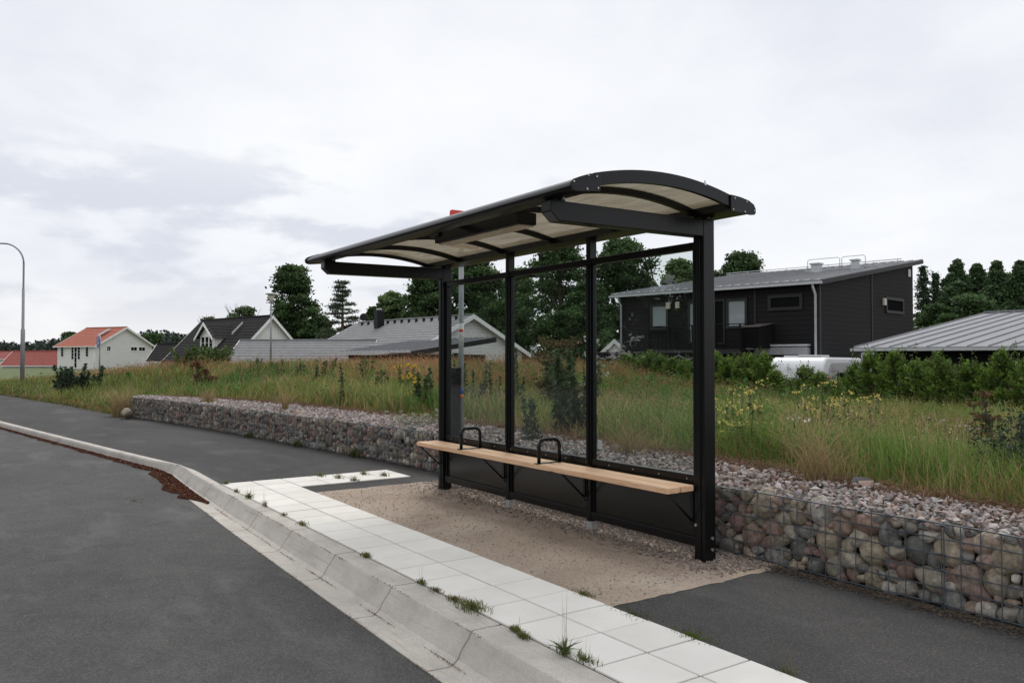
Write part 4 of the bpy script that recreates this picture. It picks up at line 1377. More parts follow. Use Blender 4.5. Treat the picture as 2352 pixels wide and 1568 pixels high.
# ------------------------------------------------------------------ trees
def tree(name, label, px, top, wpx, D, kind, seed, base=-1.6, group=None, low=.12, mat=None):
    rg = np.random.default_rng(seed)
    x, y = at(px, D)
    ztop = zat(top, D)
    H = ztop - base; Wd = wpx / 1828 * D
    T = thing(name, label, 'tree', (x, y, base), 0, group)
    st = MB(); P = []
    leaf = max(.07, D * .0024)
    if kind in ('oak', 'birch', 'loose', 'alder'):
        nb = int({'oak': 125, 'birch': 120, 'loose': 34, 'alder': 300}[kind] * max(.8, min(1.8, H / Wd * .7)))
        tr = .028 * H if kind != 'loose' else .013 * H
        st.tube([(0, 0, 0), (.1, 0, H * .35), (0, .1, H * .65), (.1, 0, H * .9)], [tr, tr * .7, tr * .4, tr * .12], 7)
        dens = {'oak': 1.0, 'birch': .8, 'loose': .4, 'alder': .9}[kind]
        colb = {'oak': np.array([.054, .098, .032]), 'birch': np.array([.100, .150, .055]), 'loose': np.array([.08, .12, .05]), 'alder': np.array([.056, .100, .038])}[kind]
        lobes = rg.uniform(0, 6.28, 3)
        for i in range(nb):
            t = rg.uniform(low, 1) if i > 5 else rg.uniform(.86, 1)
            a = rg.uniform(0, 6.28)
            if kind == 'alder':
                prof = min(1, ((1 - t) ** .85) * 1.15) + .02
            else:
                prof = max(.10, 1 - abs((t - .40) / .64) ** 2.1) ** .7
            prof *= 1 + .25 * math.sin(2 * a + lobes[0] + t * 7) + .26 * math.sin(3 * a + lobes[1] - t * 14)
            cr = Wd * rg.uniform(.055, .15) * (1.2 if kind == 'alder' else 1)
            if kind == 'alder': cr *= .62 * min(1, .38 + (1 - t) * 1.8)
            rr = max(0, Wd * .5 * prof - cr * .5) * rg.uniform(.25, 1.0) ** .5
            zc = min(H * t, H - cr * .6)
            c = np.array([math.cos(a) * rr, math.sin(a) * rr, zc])
            if i % 3 == 0:
                st.tube([(0, 0, max(.15 * H, zc - rr * .9 - .08 * H)), tuple(c * np.array([.55, .55, 1]) - np.array([0, 0, cr * .5])), tuple(c)], [tr * .25, tr * .14, tr * .04], 5, False)
            n = int((34 if kind != 'alder' else 46) * dens * (cr / leaf) ** 2)
            n = max(40, min(n, 240))
            d = rg.normal(size=(n, 3)); d /= np.linalg.norm(d, axis=1)[:, None]
            r = cr * rg.uniform(.2, 1.25, n) ** .6
            wob = 1 + .35 * np.sin(d[:, 0] * 7 + i) * np.cos(d[:, 2] * 6)
            pts = c + d * (r * wob)[:, None] * np.array([1.3, 1.3, .75])
            lum = (.55 + .85 * np.clip(d[:, 2:3] * .5 + .5, 0, 1) * rg.uniform(.6, 1.4, (n, 1))) * rg.uniform(.7, 1.45)  # clump tops painted lighter, undersides darker, as if lit from above
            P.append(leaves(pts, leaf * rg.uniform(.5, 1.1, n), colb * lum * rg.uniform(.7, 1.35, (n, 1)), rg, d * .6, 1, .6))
        if kind == 'loose':
            for i in range(9):
                a = rg.uniform(0, 6.28); r = Wd * .45
                st.tube([(0, 0, H * .5), (math.cos(a) * r * .6, math.sin(a) * r * .6, H * .82), (math.cos(a) * r, math.sin(a) * r, H * rg.uniform(.95, 1.06))], [.06, .04, .015], 4, False)
    elif kind == 'pine':
        st.tube([(0, 0, 0), (.1, 0, H * .5), (0, 0, H * .97)], [.024 * H, .017 * H, .004 * H], 7)
        for t in np.concatenate([np.linspace(.22, .985, 19)]):
            k = 5
            for j in range(k):
                a = rg.uniform(0, 6.28)
                ln = Wd * .5 * (1.03 - t) ** .6 * rg.uniform(.5, 1.2)
                p0 = np.array([0, 0, H * t]); p1 = p0 + np.array([math.cos(a) * ln, math.sin(a) * ln, ln * rg.uniform(-.05, .3)])
                st.tube([p0, p1], [.035, .012], 4, False)
                n = 130
                u = rg.uniform(.35, 1.05, n)[:, None]
                pts = p0 * (1 - u) + p1 * u + rg.normal(size=(n, 3)) * np.array([.34, .34, .12]) * (.06 * H)
                P.append(leaves(pts, leaf * .62 * rg.uniform(.6, 1.2, n), np.array([.085, .120, .070]) * rg.uniform(.6, 1.4, (n, 1)), rg, None, 1, .4))
    else:                                                # spruce
        st.tube([(0, 0, 0), (0, 0, H)], [.016 * H, .002 * H], 6)
        for t in np.linspace(.05, .99, 34):
            k = max(3, int(10 * (1 - t) + 3))
            for j in range(k):
                a = rg.uniform(0, 6.28)
                ln = Wd * .5 * (1 - t) ** .8 * rg.uniform(.7, 1.15) + .12
                p0 = np.array([0, 0, H * t]); p1 = p0 + np.array([math.cos(a) * ln, math.sin(a) * ln, -ln * .22])
                n = 44
                u = rg.uniform(.05, 1.05, n)[:, None]
                pts = p0 * (1 - u) + p1 * u + rg.normal(size=(n, 3)) * np.array([.16, .16, .10])
                P.append(leaves(pts, leaf * .8 * rg.uniform(.6, 1.2, n), np.array([.042, .078, .036]) * rg.uniform(.5, 1.5, (n, 1)), rg, None, 1, .5))
    V, F, C = join_np(P)
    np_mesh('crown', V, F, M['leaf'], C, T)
    st.build('trunk', mat or M['bark'], T)
    return T

GT = 'trees behind the houses'
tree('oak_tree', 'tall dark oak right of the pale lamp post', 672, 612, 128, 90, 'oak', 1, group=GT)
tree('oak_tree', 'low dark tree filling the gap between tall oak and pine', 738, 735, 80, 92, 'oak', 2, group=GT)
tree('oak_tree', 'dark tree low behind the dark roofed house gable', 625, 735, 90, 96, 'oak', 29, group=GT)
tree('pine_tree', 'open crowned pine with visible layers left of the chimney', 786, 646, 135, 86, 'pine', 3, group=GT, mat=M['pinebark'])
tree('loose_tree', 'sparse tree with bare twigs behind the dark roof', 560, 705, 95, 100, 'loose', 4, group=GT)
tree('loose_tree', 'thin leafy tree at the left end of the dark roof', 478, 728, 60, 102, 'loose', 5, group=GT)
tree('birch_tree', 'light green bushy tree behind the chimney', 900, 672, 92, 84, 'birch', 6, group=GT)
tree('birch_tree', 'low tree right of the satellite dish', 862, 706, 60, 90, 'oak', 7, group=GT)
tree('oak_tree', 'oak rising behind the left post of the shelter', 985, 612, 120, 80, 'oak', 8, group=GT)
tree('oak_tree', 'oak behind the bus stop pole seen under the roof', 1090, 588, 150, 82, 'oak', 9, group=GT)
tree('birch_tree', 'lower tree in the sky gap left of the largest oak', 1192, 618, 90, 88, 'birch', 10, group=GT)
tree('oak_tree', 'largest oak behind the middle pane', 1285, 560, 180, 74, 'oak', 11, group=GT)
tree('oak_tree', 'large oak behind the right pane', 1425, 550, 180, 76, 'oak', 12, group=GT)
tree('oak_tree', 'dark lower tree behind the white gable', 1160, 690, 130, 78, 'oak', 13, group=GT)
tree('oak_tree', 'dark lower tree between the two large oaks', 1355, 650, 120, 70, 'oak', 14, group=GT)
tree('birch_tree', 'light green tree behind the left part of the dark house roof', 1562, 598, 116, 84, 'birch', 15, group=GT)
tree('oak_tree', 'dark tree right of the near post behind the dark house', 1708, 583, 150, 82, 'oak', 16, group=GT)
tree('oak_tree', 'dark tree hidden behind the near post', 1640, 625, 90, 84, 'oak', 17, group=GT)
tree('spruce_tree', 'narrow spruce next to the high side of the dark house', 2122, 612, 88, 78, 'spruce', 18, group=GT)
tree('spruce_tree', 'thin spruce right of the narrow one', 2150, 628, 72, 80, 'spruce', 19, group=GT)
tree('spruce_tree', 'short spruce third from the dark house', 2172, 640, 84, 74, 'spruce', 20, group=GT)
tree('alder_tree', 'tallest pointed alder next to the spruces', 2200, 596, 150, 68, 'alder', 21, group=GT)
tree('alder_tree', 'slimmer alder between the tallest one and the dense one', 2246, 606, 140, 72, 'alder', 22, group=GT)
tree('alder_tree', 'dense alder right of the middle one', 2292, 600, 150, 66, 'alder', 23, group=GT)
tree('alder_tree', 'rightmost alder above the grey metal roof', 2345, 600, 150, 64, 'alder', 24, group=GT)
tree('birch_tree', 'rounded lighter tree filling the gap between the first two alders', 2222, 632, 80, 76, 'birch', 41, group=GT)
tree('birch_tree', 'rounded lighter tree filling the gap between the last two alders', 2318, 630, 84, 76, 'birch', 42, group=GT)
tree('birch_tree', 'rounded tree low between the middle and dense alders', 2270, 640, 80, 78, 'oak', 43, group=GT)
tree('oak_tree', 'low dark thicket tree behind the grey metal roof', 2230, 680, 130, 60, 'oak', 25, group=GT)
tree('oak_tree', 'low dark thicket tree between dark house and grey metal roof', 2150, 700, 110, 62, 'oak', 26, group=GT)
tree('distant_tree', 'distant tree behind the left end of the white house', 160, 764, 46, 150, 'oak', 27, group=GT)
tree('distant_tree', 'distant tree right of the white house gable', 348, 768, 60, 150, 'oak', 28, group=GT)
# the far side of the road, mirrored in the panes
for i, (x, y, h, w) in enumerate([(-30, -24, 9, 9), (-40, -24, 11, 10), (-24, -30, 10, 9), (-50, -34, 12, 10), (-33, -36, 12, 10), (-18, -33, 9, 9), (-8, -34, 10, 9), (3, -34, 10, 9), (-62, -32, 12, 11)]):
    if i == 0:
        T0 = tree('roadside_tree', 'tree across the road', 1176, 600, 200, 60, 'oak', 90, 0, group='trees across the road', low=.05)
        T0H = zat(600, 60); T0W = 200 / 1828 * 60
        T = T0
    else:
        T = copy_tree(T0)
    T.location = (x, y, -.2); T.rotation_euler[2] = i * 1.3; T.scale = (w / T0W, w / T0W, h / T0H)
    T['label'] = 'broad leafy tree standing across the road behind the camera'

def woodland():
    rg = np.random.default_rng(50)
    P = []
    for i in range(640):
        px = rg.uniform(-260, 1000); D = rg.uniform(330, 400)
        x, y = at(px, D)
        hgt = zat(793 + rg.uniform(-9, 9) + 5 * math.sin(px * .03) - (14 if 330 < px < 430 else 0), D)
        w = rg.uniform(5, 10)
        for j in range(4):
            t = rg.uniform(.1, .92)
            n = 34
            d = rg.normal(size=(n, 3)); d /= np.linalg.norm(d, axis=1)[:, None]
            c = np.array([x + rg.normal() * w * .3, y + rg.normal() * w * .3, -1 + (hgt + 1) * t]) + d * np.array([w * .35, w * .35, hgt * .2 + .5])
            P.append(leaves(c, rg.uniform(.5, 1.0, n), np.array([.038, .055, .038]) * rg.uniform(.6, 1.4, (n, 1)), rg, None, 1, .7))
        n = 12
        c = np.array([x, y, 0]) + np.stack([rg.normal(size=n) * .5, rg.normal(size=n) * .5, rg.uniform(hgt * .7, hgt * 1.12, n)], 1)
        P.append(leaves(c, rg.uniform(.5, .9, n), np.array([.034, .05, .034]) * rg.uniform(.6, 1.4, (n, 1)), rg, None, 1, .6))
    V, F, C = join_np(P)
    tag(np_mesh('forest', V, F, M['leaf'], C), 'distant dark wood along the horizon beyond the houses', 'wood', kind='stuff')
woodland()

# ------------------------------------------------------------------ houses
def frame_from(r0, d0, r1, d1):
    """front-left corner and front-right corner in photographer coordinates"""
    a = plan(r0, d0); b = plan(r1, d1)
    L = math.hypot(b[0] - a[0], b[1] - a[1])
    return a, math.atan2(b[1] - a[1], b[0] - a[0]), L

def tiled_slope(m, x0, x1, ya, za, yb, zb, rows, lip=.035, th=.05):
    """rows of tiles from eave (ya,za) up to ridge (yb,zb)"""
    for i in range(rows):
        t0, t1 = i / rows, (i + 1) / rows
        y0, z0 = ya + (yb - ya) * t0, za + (zb - za) * t0
        y1, z1 = ya + (yb - ya) * t1, za + (zb - za) * t1
        m.add([(x0, y0, z0 + lip), (x1, y0, z0 + lip), (x1, y1, z1 + .004), (x0, y1, z1 + .004), (x0, y0, z0 - .0), (x1, y0, z0 - .0)],
              [(0, 1, 2, 3), (4, 5, 1, 0)])
    m.add([(x0, ya, za - th), (x1, ya, za - th), (x1, yb, zb - th), (x0, yb, zb - th)], [(0, 3, 2, 1)])

def window(par, m_at, u0, u1, z0, z1, pane='pane', frame='whitetrim', bars=(0, 0), fr=.06, name='window'):
    """m_at(u, out, z) -> local point"""
    def bx(m, a, b, c, d, o0, o1):
        vs = [m_at(u, o, z) for z in (c, d) for o in (o0, o1) for u in (a, b)]
        m.add(vs, [(0, 2, 3, 1), (4, 5, 7, 6), (0, 1, 5, 4), (2, 6, 7, 3), (0, 4, 6, 2), (1, 3, 7, 5)])
    m = MB()
    bx(m, u0 - fr, u1 + fr, z1, z1 + fr, .0, .06); bx(m, u0 - fr, u1 + fr, z0 - fr, z0, .0, .07)
    bx(m, u0 - fr, u0, z0, z1, .0, .06); bx(m, u1, u1 + fr, z0, z1, .0, .06)
    for i in range(bars[0]):
        c = u0 + (u1 - u0) * (i + 1) / (bars[0] + 1); bx(m, c - .015, c + .015, z0, z1, .012, .035)
    for i in range(bars[1]):
        c = z0 + (z1 - z0) * (i + 1) / (bars[1] + 1); bx(m, u0, u1, c - .015, c + .015, .012, .035)
    o = m.build(name, M[frame], par)
    p = MB(); bx(p, u0, u1, z0, z1, .002, .010)
    p.build('pane', M[pane], o)
    return o

def gable_house(name, label, corner, L, W_, ze, zr, tile, wall, base, rz, ov=.45, cat='house', verge=.2, rows=None, wide_eave=0):
    T = thing(name, label, cat, (*corner, base), rz)
    ze -= base; zr -= base
    m = MB()
    k = (zr - ze) / (W_ / 2)
    zt = ze - .03
    m.add([(0, 0, 0), (L, 0, 0), (L, W_, 0), (0, W_, 0), (0, 0, zt), (L, 0, zt), (L, W_, zt), (0, W_, zt), (L, W_ / 2, zr - .05), (0, W_ / 2, zr - .05)],
          [(0, 1, 5, 4), (2, 3, 7, 6), (1, 2, 6, 8, 5), (3, 0, 4, 9, 7)])
    m.build('wall', wall, T)
    r = MB(); e = ov + wide_eave
    rows = rows or max(4, int(math.hypot(W_ / 2, zr - ze) / .36))
    tiled_slope(r, -ov, L + ov, -e, ze - k * e, W_ / 2, zr, rows)
    tiled_slope(r, -ov, L + ov, W_ + e, ze - k * e, W_ / 2, zr, rows)
    r.tube([(-ov, W_ / 2, zr + .03), (L + ov, W_ / 2, zr + .03)], .09, 6)
    ro = r.build('roof', tile, T)
    for x0 in (-ov - .03, L + ov - .01):
        b = MB()
        for (ya, yb) in ((-e - .03, W_ / 2), (W_ + e + .03, W_ / 2)):
            za = zr - k * abs(W_ / 2 - ya)
            b.prism([(x0, ya, za + .05), (x0, yb, zr + .06), (x0, yb, zr - verge), (x0, ya, za - verge + .02)], (.04, 0, 0))
        b.build('bargeboard', M['whitetrim'], ro)
    g = MB().box(-ov, L + ov, -e - .12, -e - .01, ze - k * e - .10, ze - k * e - .0)
    g.build('gutter', M['whitetrim'], ro)
    return T, ro

def front(y=0): return lambda u, o, z: (u, y - o, z)
def gable(L): return lambda u, o, z: (L + o, u, z)

# white house, red roof
c, rz, L = frame_from(-55.9, 98.0, -49.7, 95.0)
T, ro = gable_house('white_house', 'small white weatherboard house with bright red tiled roof and tall paned windows', c, L, 8.0, 3.05, 5.25, M['redtile'], M['whiteside'], -.3, rz, .35)
for (a, b, z0, z1, br) in ((.6, 1.1, 1.95, 3.1, (0, 3)), (2.55, 2.98, 1.6, 3.1, (0, 3)), (3.12, 3.55, .6, 3.1, (0, 3)), (3.7, 4.15, 1.6, 3.1, (0, 3)), (5.15, 5.65, 1.95, 3.1, (0, 3))):
    window(T, front(), a, b, z0, z1, bars=br, fr=.09)
for (a, b, z0, z1) in ((1.5, 1.95, 2.65, 3.15), (4.85, 5.7, 2.68, 3.1), (6.0, 6.9, 2.68, 3.1)):
    window(T, gable(L), a, b, z0, z1, bars=(1, 0), fr=.1)
m = MB()
for x in (-.05, L - .07): m.box(x, x + .12, -.03, -.005, 0, 3.3)
m.tube([(L - .05, -.12, 0), (L - .05, -.12, 3.2)], .05, 6)
m.build('downpipe', M['whitetrim'], T)
m = MB()
m.prism([(L * .72, 1.6, 4.5), (L * .80, 1.6, 4.5), (L * .80, 3.1, 5.3), (L * .72, 3.1, 5.3)], (0, 0, .07))
m.build('roof_ladder', M['steel'], ro)
# red roofed garage and red house far left
c, rz, L = frame_from(-66.5, 104, -57.5, 104)
gable_house('red_garage', 'low garage with red tiled roof and white bargeboard left of the white house', c, L, 5, .65, 2.35, M['garagetile'], M['whiteside'], -.9, rz, .3, 'garage')
c, rz, L = frame_from(-92, 130, -74, 128)
gable_house('red_house', 'most distant house, dark red roof behind the red roofed garage', c, L, 8, 1.4, 2.5, M['garagetile'], M['whiteside'], -.4, rz, .4)
# black garage between the first two houses
c, rz, L = frame_from(-35.5, 78, -28, 78)
gable_house('dark_garage', 'low garage with dark roof and white bargeboard right of the white house', c, L, 4.6, 1.3, 2.85, M['darktile'], M['whiteside'], -1.3, rz, .3, 'garage', verge=.3)
# dark roofed house with dormer
dirx = (.735, -.68)
w2 = 4.3
fl = (-30.3 - .68 * w2, 78.3 - .735 * w2); frr = (fl[0] + 12.3 * .735, fl[1] - 12.3 * .68)
c, rz, L = frame_from(*fl, *frr)
T, ro = gable_house('dark_roofed_house', 'white house with steep black tiled roof and a dormer', c, L, 2 * w2, .75, 5.15, M['darktile'], M['whitevert'], -1.6, rz, .45, verge=.26)
base = -1.6; zr2 = 5.15 - base; ze2 = .75 - base; kk = (zr2 - ze2) / w2
dx0, dx1, dy = 4.95, 7.75, 1.5
zd = 3.45 - base; za = 4.60 - base; hw = (dx1 - dx0) / 2
m = MB()
m.add([(dx0, dy, zd - 2.1), (dx1, dy, zd - 2.1), (dx1, dy, zd), ((dx0 + dx1) / 2, dy, za - .1), (dx0, dy, zd)], [(0, 1, 2, 3, 4)])
m.add([(dx1, dy, zd - 2.1), (dx1, dy + 2.2, zd), (dx1, dy, zd)], [(0, 1, 2)])
m.add([(dx0, dy, zd - 2.1), (dx0, dy + 2.2, zd), (dx0, dy, zd)], [(0, 2, 1)])
dm = m.build('dormer', M['whitevert'], T)
r = MB(); xm = (dx0 + dx1) / 2; yr = dy + 3.0
for s in (-1, 1):
    xa = xm + s * (hw + .32); zza = za - (za - zd) / hw * (hw + .32)
    n = 5
    for i in range(n):
        t0, t1 = i / n, (i + 1) / n
        xa0, xa1 = xa + (xm - xa) * t0, xa + (xm - xa) * t1
        z0, z1 = zza + (za - zza) * t0, zza + (za - zza) * t1
        r.add([(xa0, dy - .4, z0 + .03), (xa0, yr, z0 + .03), (xa1, yr, z1), (xa1, dy - .4, z1)], [(0, 1, 2, 3)])
r.build('dormer_roof', M['darktile'], dm)
b = MB()
for s in (-1, 1):
    xa = xm + s * (hw + .37); zza = za - (za - zd) / hw * (hw + .37)
    b.prism([(xa, dy - .43, zza + .06), (xm, dy - .43, za + .06), (xm, dy - .43, za - .22), (xa, dy - .43, zza - .18)], (0, .04, 0))
b.build('dormer_bargeboard', M['whitetrim'], dm)
for (a, b_) in ((dx0 + .35, dx0 + .95), (dx0 + 1.12, dx0 + 1.70), (dx0 + 1.87, dx0 + 2.45)):
    window(dm, front(dy), a, b_, zd - 1.15, zd - .1, bars=(0, 1), fr=.06)
for (a, b_) in ((2.6, 3.7), (5.0, 6.2)):
    window(T, gable(L), a, b_, 2.75, 3.35, bars=(1, 0), fr=.08)
MB().prism([(dx1 + 1.15, dy + 1.0, zd + .1), (dx1 + 1.15, dy + 2.0, zd + 1.1), (dx1 + 1.15, dy + 2.0, zd + 1.25), (dx1 + 1.15, dy + 1.0, zd + .25)], (.12, 0, 0)).build('roof_vent', M['gutter'], ro)
# grey garage
c, rz, L = frame_from(-19.6, 55.4, -10.2, 55.4)
gable_house('grey_garage', 'garage with grey tiled roof and white bargeboard below the pale lamp post', c, L, 5.6, 1.35, 2.72, M['greytile'], M['whiteside'], -1.5, rz, .3, 'garage', verge=.28)
# long grey roofed house
w3 = 4.75
fl = (-12.57 - .763 * w3, 66.4 - .647 * w3); frr = (-2.9 - .763 * w3, 55 - .647 * w3)
c, rz, L = frame_from(*fl, *frr)
T, ro = gable_house('grey_roofed_house', 'white weatherboard house with long grey tiled roof behind the left shelter post', c, L, 2 * w3, 1.95, 4.40, M['greytile'], M['whiteside'], -1.4, rz, .45, verge=.26)
base = -1.4
m = MB().box(4.3, 4.9, w3 - 1.35, w3 - .75, 4.4 - 1.0 - base, 4.4 + .75 - base)
ch = m.build('chimney', M['darkgrey'], ro, .03)
mm = MB(); mm.tube([(4.6, w3 - 1.05, 5.15 - base), (4.6, w3 - 1.05, 5.32 - base)], .22, 12); mm.build('chimney_cowl', M['steel'], ch)
m = MB(); m.disc((.3, w3, 4.85 - base), (.5, -.8, .25), .33, .05, 20); m.tube([(.3, w3 + .05, 4.4 - base), (.3, w3 + .05, 4.85 - base)], .03, 6)
m.build('satellite_dish', M['darkgrey'], ro)
for i in range(14):
    MB().box(1 + i * 1.0, 1.12 + i * 1.0, w3 - .62, w3 - .45, 4.4 - base - .27, 4.4 - base - .02).build('snow_guard', M['darkgrey'], ro)
window(T, gable(L), 3.2, 4.2, 2.5, 3.2, bars=(1, 0))
# carport
c, rz, L = frame_from(-10.94, 51.2, -5.7, 45.0)
T = thing('carport', 'dark carport with low grey metal roof in front of the grey roofed house', 'carport', (*c, -1.3), rz)
m = MB()
m.box(.3, L - .3, .3, 5.6, 0, 2.95)
m.build('wall', M['darkmatte'], T)
m = MB(); m.prism([(-.1, -.1, 3.12), (-.1, 6.1, 3.98), (-.1, 6.1, 4.04), (-.1, -.1, 3.18)], (L + .2, 0, 0))
for i in range(15):
    x = .1 + i * (L - .2) / 14
    m.prism([(x, -.1, 3.18), (x, 6.1, 4.04), (x, 6.1, 4.08), (x, -.1, 3.22)], (.03, 0, 0))
m.build('roof', M['greymetal'], T)
m = MB(); m.box(-.2, L + .15, -.25, -.12, 3.05, 3.15); m.build('gutter', M['gutter'], T)
m = MB(); m.prism([(L + .11, -.1, 2.86), (L + .11, 6.1, 3.72), (L + .11, 6.1, 4.05), (L + .11, -.1, 3.10)], (.03, 0, 0)); m.build('fascia', M['darktrim'], T)
# small white shed and far pale roofs
c, rz, L = frame_from((1386 - 1176) / 1828 * 52, 52, (1440 - 1176) / 1828 * 50, 50)
def end_gable(name, label, px0, px1, D, ztop, ze, depth, tile, cat='shed', skew=0.0, base=-1.3):
    """gable end faces the viewer"""
    r0, r1 = (px0 - 1176) / 1828 * D, (px1 - 1176) / 1828 * D
    a = plan(r0, D); b = plan(r1, D - skew)
    w = math.hypot(b[0] - a[0], b[1] - a[1]); rz = math.atan2(b[1] - a[1], b[0] - a[0])
    T = thing(name, label, cat, (*a, base), rz)
    ze -= base; zr = ztop - base; k = (zr - ze) / (w / 2)
    m = MB().add([(0, 0, 0), (w, 0, 0), (w, depth, 0), (0, depth, 0), (0, 0, ze), (w, 0, ze), (w, depth, ze), (0, depth, ze), (w / 2, 0, zr - .05), (w / 2, depth, zr - .05)],
                 [(0, 1, 5, 8, 4), (1, 2, 6, 5), (3, 0, 4, 7), (2, 3, 7, 9, 6)])
    m.build('wall', M['whiteside'], T)
    r = MB(); o = .3
    for s in (0, 1):
        xa = -o if s == 0 else w + o
        r.prism([(xa, -o, ze - k * o), (w / 2, -o, zr), (w / 2, -o, zr + .06), (xa, -o, ze - k * o + .06)], (0, depth + 2 * o, 0))
    ro = r.build('roof', tile, T)
    b = MB()
    for xa in (-o - .05, w + o + .05):
        za = zr - k * abs(w / 2 - xa)
        b.prism([(xa, -o - .04, za + .05), (w / 2, -o - .04, zr + .08), (w / 2, -o - .04, zr - .2), (xa, -o - .04, za - .22)], (0, .03, 0))
    b.build('bargeboard', M['whitetrim'], ro)
    return T
end_gable('white_shed', 'small white shed gable seen through the right pane beside the dark house', 1386, 1440, 50, 2.55, 1.85, 6, M['darktile'], skew=.8)
end_gable('far_house', 'white gable tip of a house peeking over the grey metal roof', 2290, 2322, 62, 5.0, 4.3, 9, M['greytile'], 'house', skew=0)
c, rz, L = frame_from((1195 - 1176) / 1828 * 80, 80, (1275 - 1176) / 1828 * 80, 80)
gable_house('pale_roofed_house', 'distant pale grey roof behind the weeds of the middle pane', c, L, 6, 1.6, 2.6, M['gutter'], M['whiteside'], -1.3, rz, .3)

# ------------------------------------------------------------------ dark two storey house
def dark_house():
    u = (.70, -.716)                                    # towards the near corner
    Nr, Nd = 12.95, 33.5; Lf = 10.5; dep = 10.9
    fl = (Nr - u[0] * Lf, Nd - u[1] * Lf)
    c, rz, L = frame_from(*fl, Nr, Nd)
    base = -1.15
    T = thing('dark_house', 'charcoal two storey house with sloping grey metal roof and balcony', 'house', (*c, base), rz)
    def s_of(px):                                       # position on the front wall
        k = (px - 1176) / 1828
        t = (Nr - k * Nd) / (u[0] - k * u[1])            # metres left of corner
        return L - t
    def d_of(px):                                       # position on the side wall
        k = (px - 1176) / 1828
        return (k * Nd - Nr) / (.716 - k * .70)
    def zf(px, py):
        t = L - s_of(px); return zat(py, Nd + .716 * t) - base
    def zs(px, py):
        return zat(py, Nd + .70 * d_of(px)) - base
    ze = 4.62 - base; zb = 6.30 - base
    m = MB().add([(0, 0, 0), (L, 0, 0), (L, dep, 0), (0, dep, 0), (0, 0, ze), (L, 0, ze), (L, dep, zb), (0, dep, zb)],
                 [(0, 1, 5, 4), (1, 2, 6, 5), (2, 3, 7, 6), (3, 0, 4, 7)])
    m.build('wall', M['darkside'], T)
    k = (zb - ze) / dep
    r = MB(); o = .35
    yb = dep + .75
    r.prism([(-o, -o, ze - k * o + .02), (-o, yb, ze + k * yb + .02), (-o, yb, ze + k * yb + .17), (-o, -o, ze - k * o + .17)], (L + 2 * o - .1, 0, 0))
    n = 24
    for i in range(n + 1):
        x = -o + (L + 2 * o - .14) * i / n
        r.prism([(x, -o, ze - k * o + .17), (x, yb, ze + k * yb + .17), (x, yb, ze + k * yb + .205), (x, -o, ze - k * o + .205)], (.025, 0, 0))
    ro = r.build('roof', M['greymetal'], T)
    f = MB(); xe = L + o - .1
    f.prism([(xe, -o, ze - k * o - .05), (xe, yb, ze + k * yb - .05), (xe, yb, ze + k * yb + .14), (xe, -o, ze - k * o + .14)], (.03, 0, 0))
    f.build('fascia', M['darktrim'], ro)
    MB().box(-o - .05, L + o - .05, -o - .13, -o - .01, ze - k * o - .02, ze - k * o + .08).build('gutter', M['gutter'], ro)
    z0 = ze - k * o
    MB().tube([(L - .12, -.34, z0), (L - .12, -.34, z0 - .12), (L - .12, -.11, z0 - .42), (L - .12, -.11, .1)], .055, 8).build('downpipe', M['gutter'], T)
    MB().tube([(.12, -.34, z0), (.12, -.34, z0 - .12), (.12, -.11, z0 - .42), (.12, -.11, .1)], .05, 8).build('downpipe', M['gutter'], T)
    # roof furniture
    zr = lambda y: ze + k * y + .17
    m = MB()
    y1 = dep * .86
    for i in range(9):
        x = .8 + i * (L - 1.0) / 8
        m.tube([(x, y1, zr(y1)), (x, y1, zr(y1) + .24)], .02, 5)
    m.tube([(.6, y1, zr(y1) + .22), (L, y1, zr(y1) + .22)], .022, 5)
    m.tube([(.6, y1, zr(y1) + .12), (L, y1, zr(y1) + .12)], .018, 5)
    m.build('snow_rail', M['gutter'], ro)
    m = MB()
    for (x0, x1) in ((L * .66, L * .66 + 1.65), (L * .66 + 1.75, L * .66 + 2.9)):
        y2 = dep * .6
        m.tube([(x0, y2, zr(y2)), (x0, y2, zr(y2) + .60), (x0 + .1, y2, zr(y2) + .66), (x1 - .1, y2, zr(y2) + .66), (x1, y2, zr(y2) + .60), (x1, y2, zr(y2))], .018, 5)
    m.build('roof_handrail', M['gutter'], ro)
    for (x, y, w, h) in ((L * .70, dep * .55, .40, .42), (L * .87, dep * .6, .30, .42)):
        m = MB().box(x, x + w, y, y + w, zr(y) - .1, zr(y) + h); m.box(x - .06, x + w + .06, y - .06, y + w + .06, zr(y) + h + .002, zr(y) + h + .08)
        m.build('roof_vent', M['gutter'], ro, .01)
    for i in range(8):
        x = L * .60 + i * .5
        MB().box(x, x + .36, dep * .70, dep * .70 + .3, zr(dep * .70) + .02, zr(dep * .70) + .08).build('roof_step', M['gutter'], ro)
    # windows and doors
    FR = front(); SD = gable(L)
    def wf(x0, x1, ya, yb_, pane, fr=.09):
        xm = (x0 + x1) / 2
        return window(T, FR, s_of(x0), s_of(x1), zf(xm, yb_), zf(xm, ya), pane, 'darktrim', fr=fr)
    wf(1499, 1531, 703, 752, 'panelight', .12)
    wf(1585, 1605, 697, 786, 'panelight', .1)
    d = wf(1644, 1662, 692, 786, 'pane', .1)
    wf(1674, 1712, 691, 748, 'panelight', .12)
    wf(1772, 1838, 683, 705, 'pane', .14)
    xm = 2055
    window(T, SD, d_of(2037), d_of(2073), zs(xm, 714), zs(xm, 690), 'pane', 'darktrim', fr=.13)
    yy = d_of(2003); MB().box(L + .001, L + .03, yy - .05, yy + .05, .2, ze + k * yy - .05).build('cover_board', M['darktrim'], T)
    MB().box(L - .1, L + .032, -.032, .1, .2, ze - .03).build('corner_board', M['darktrim'], T)
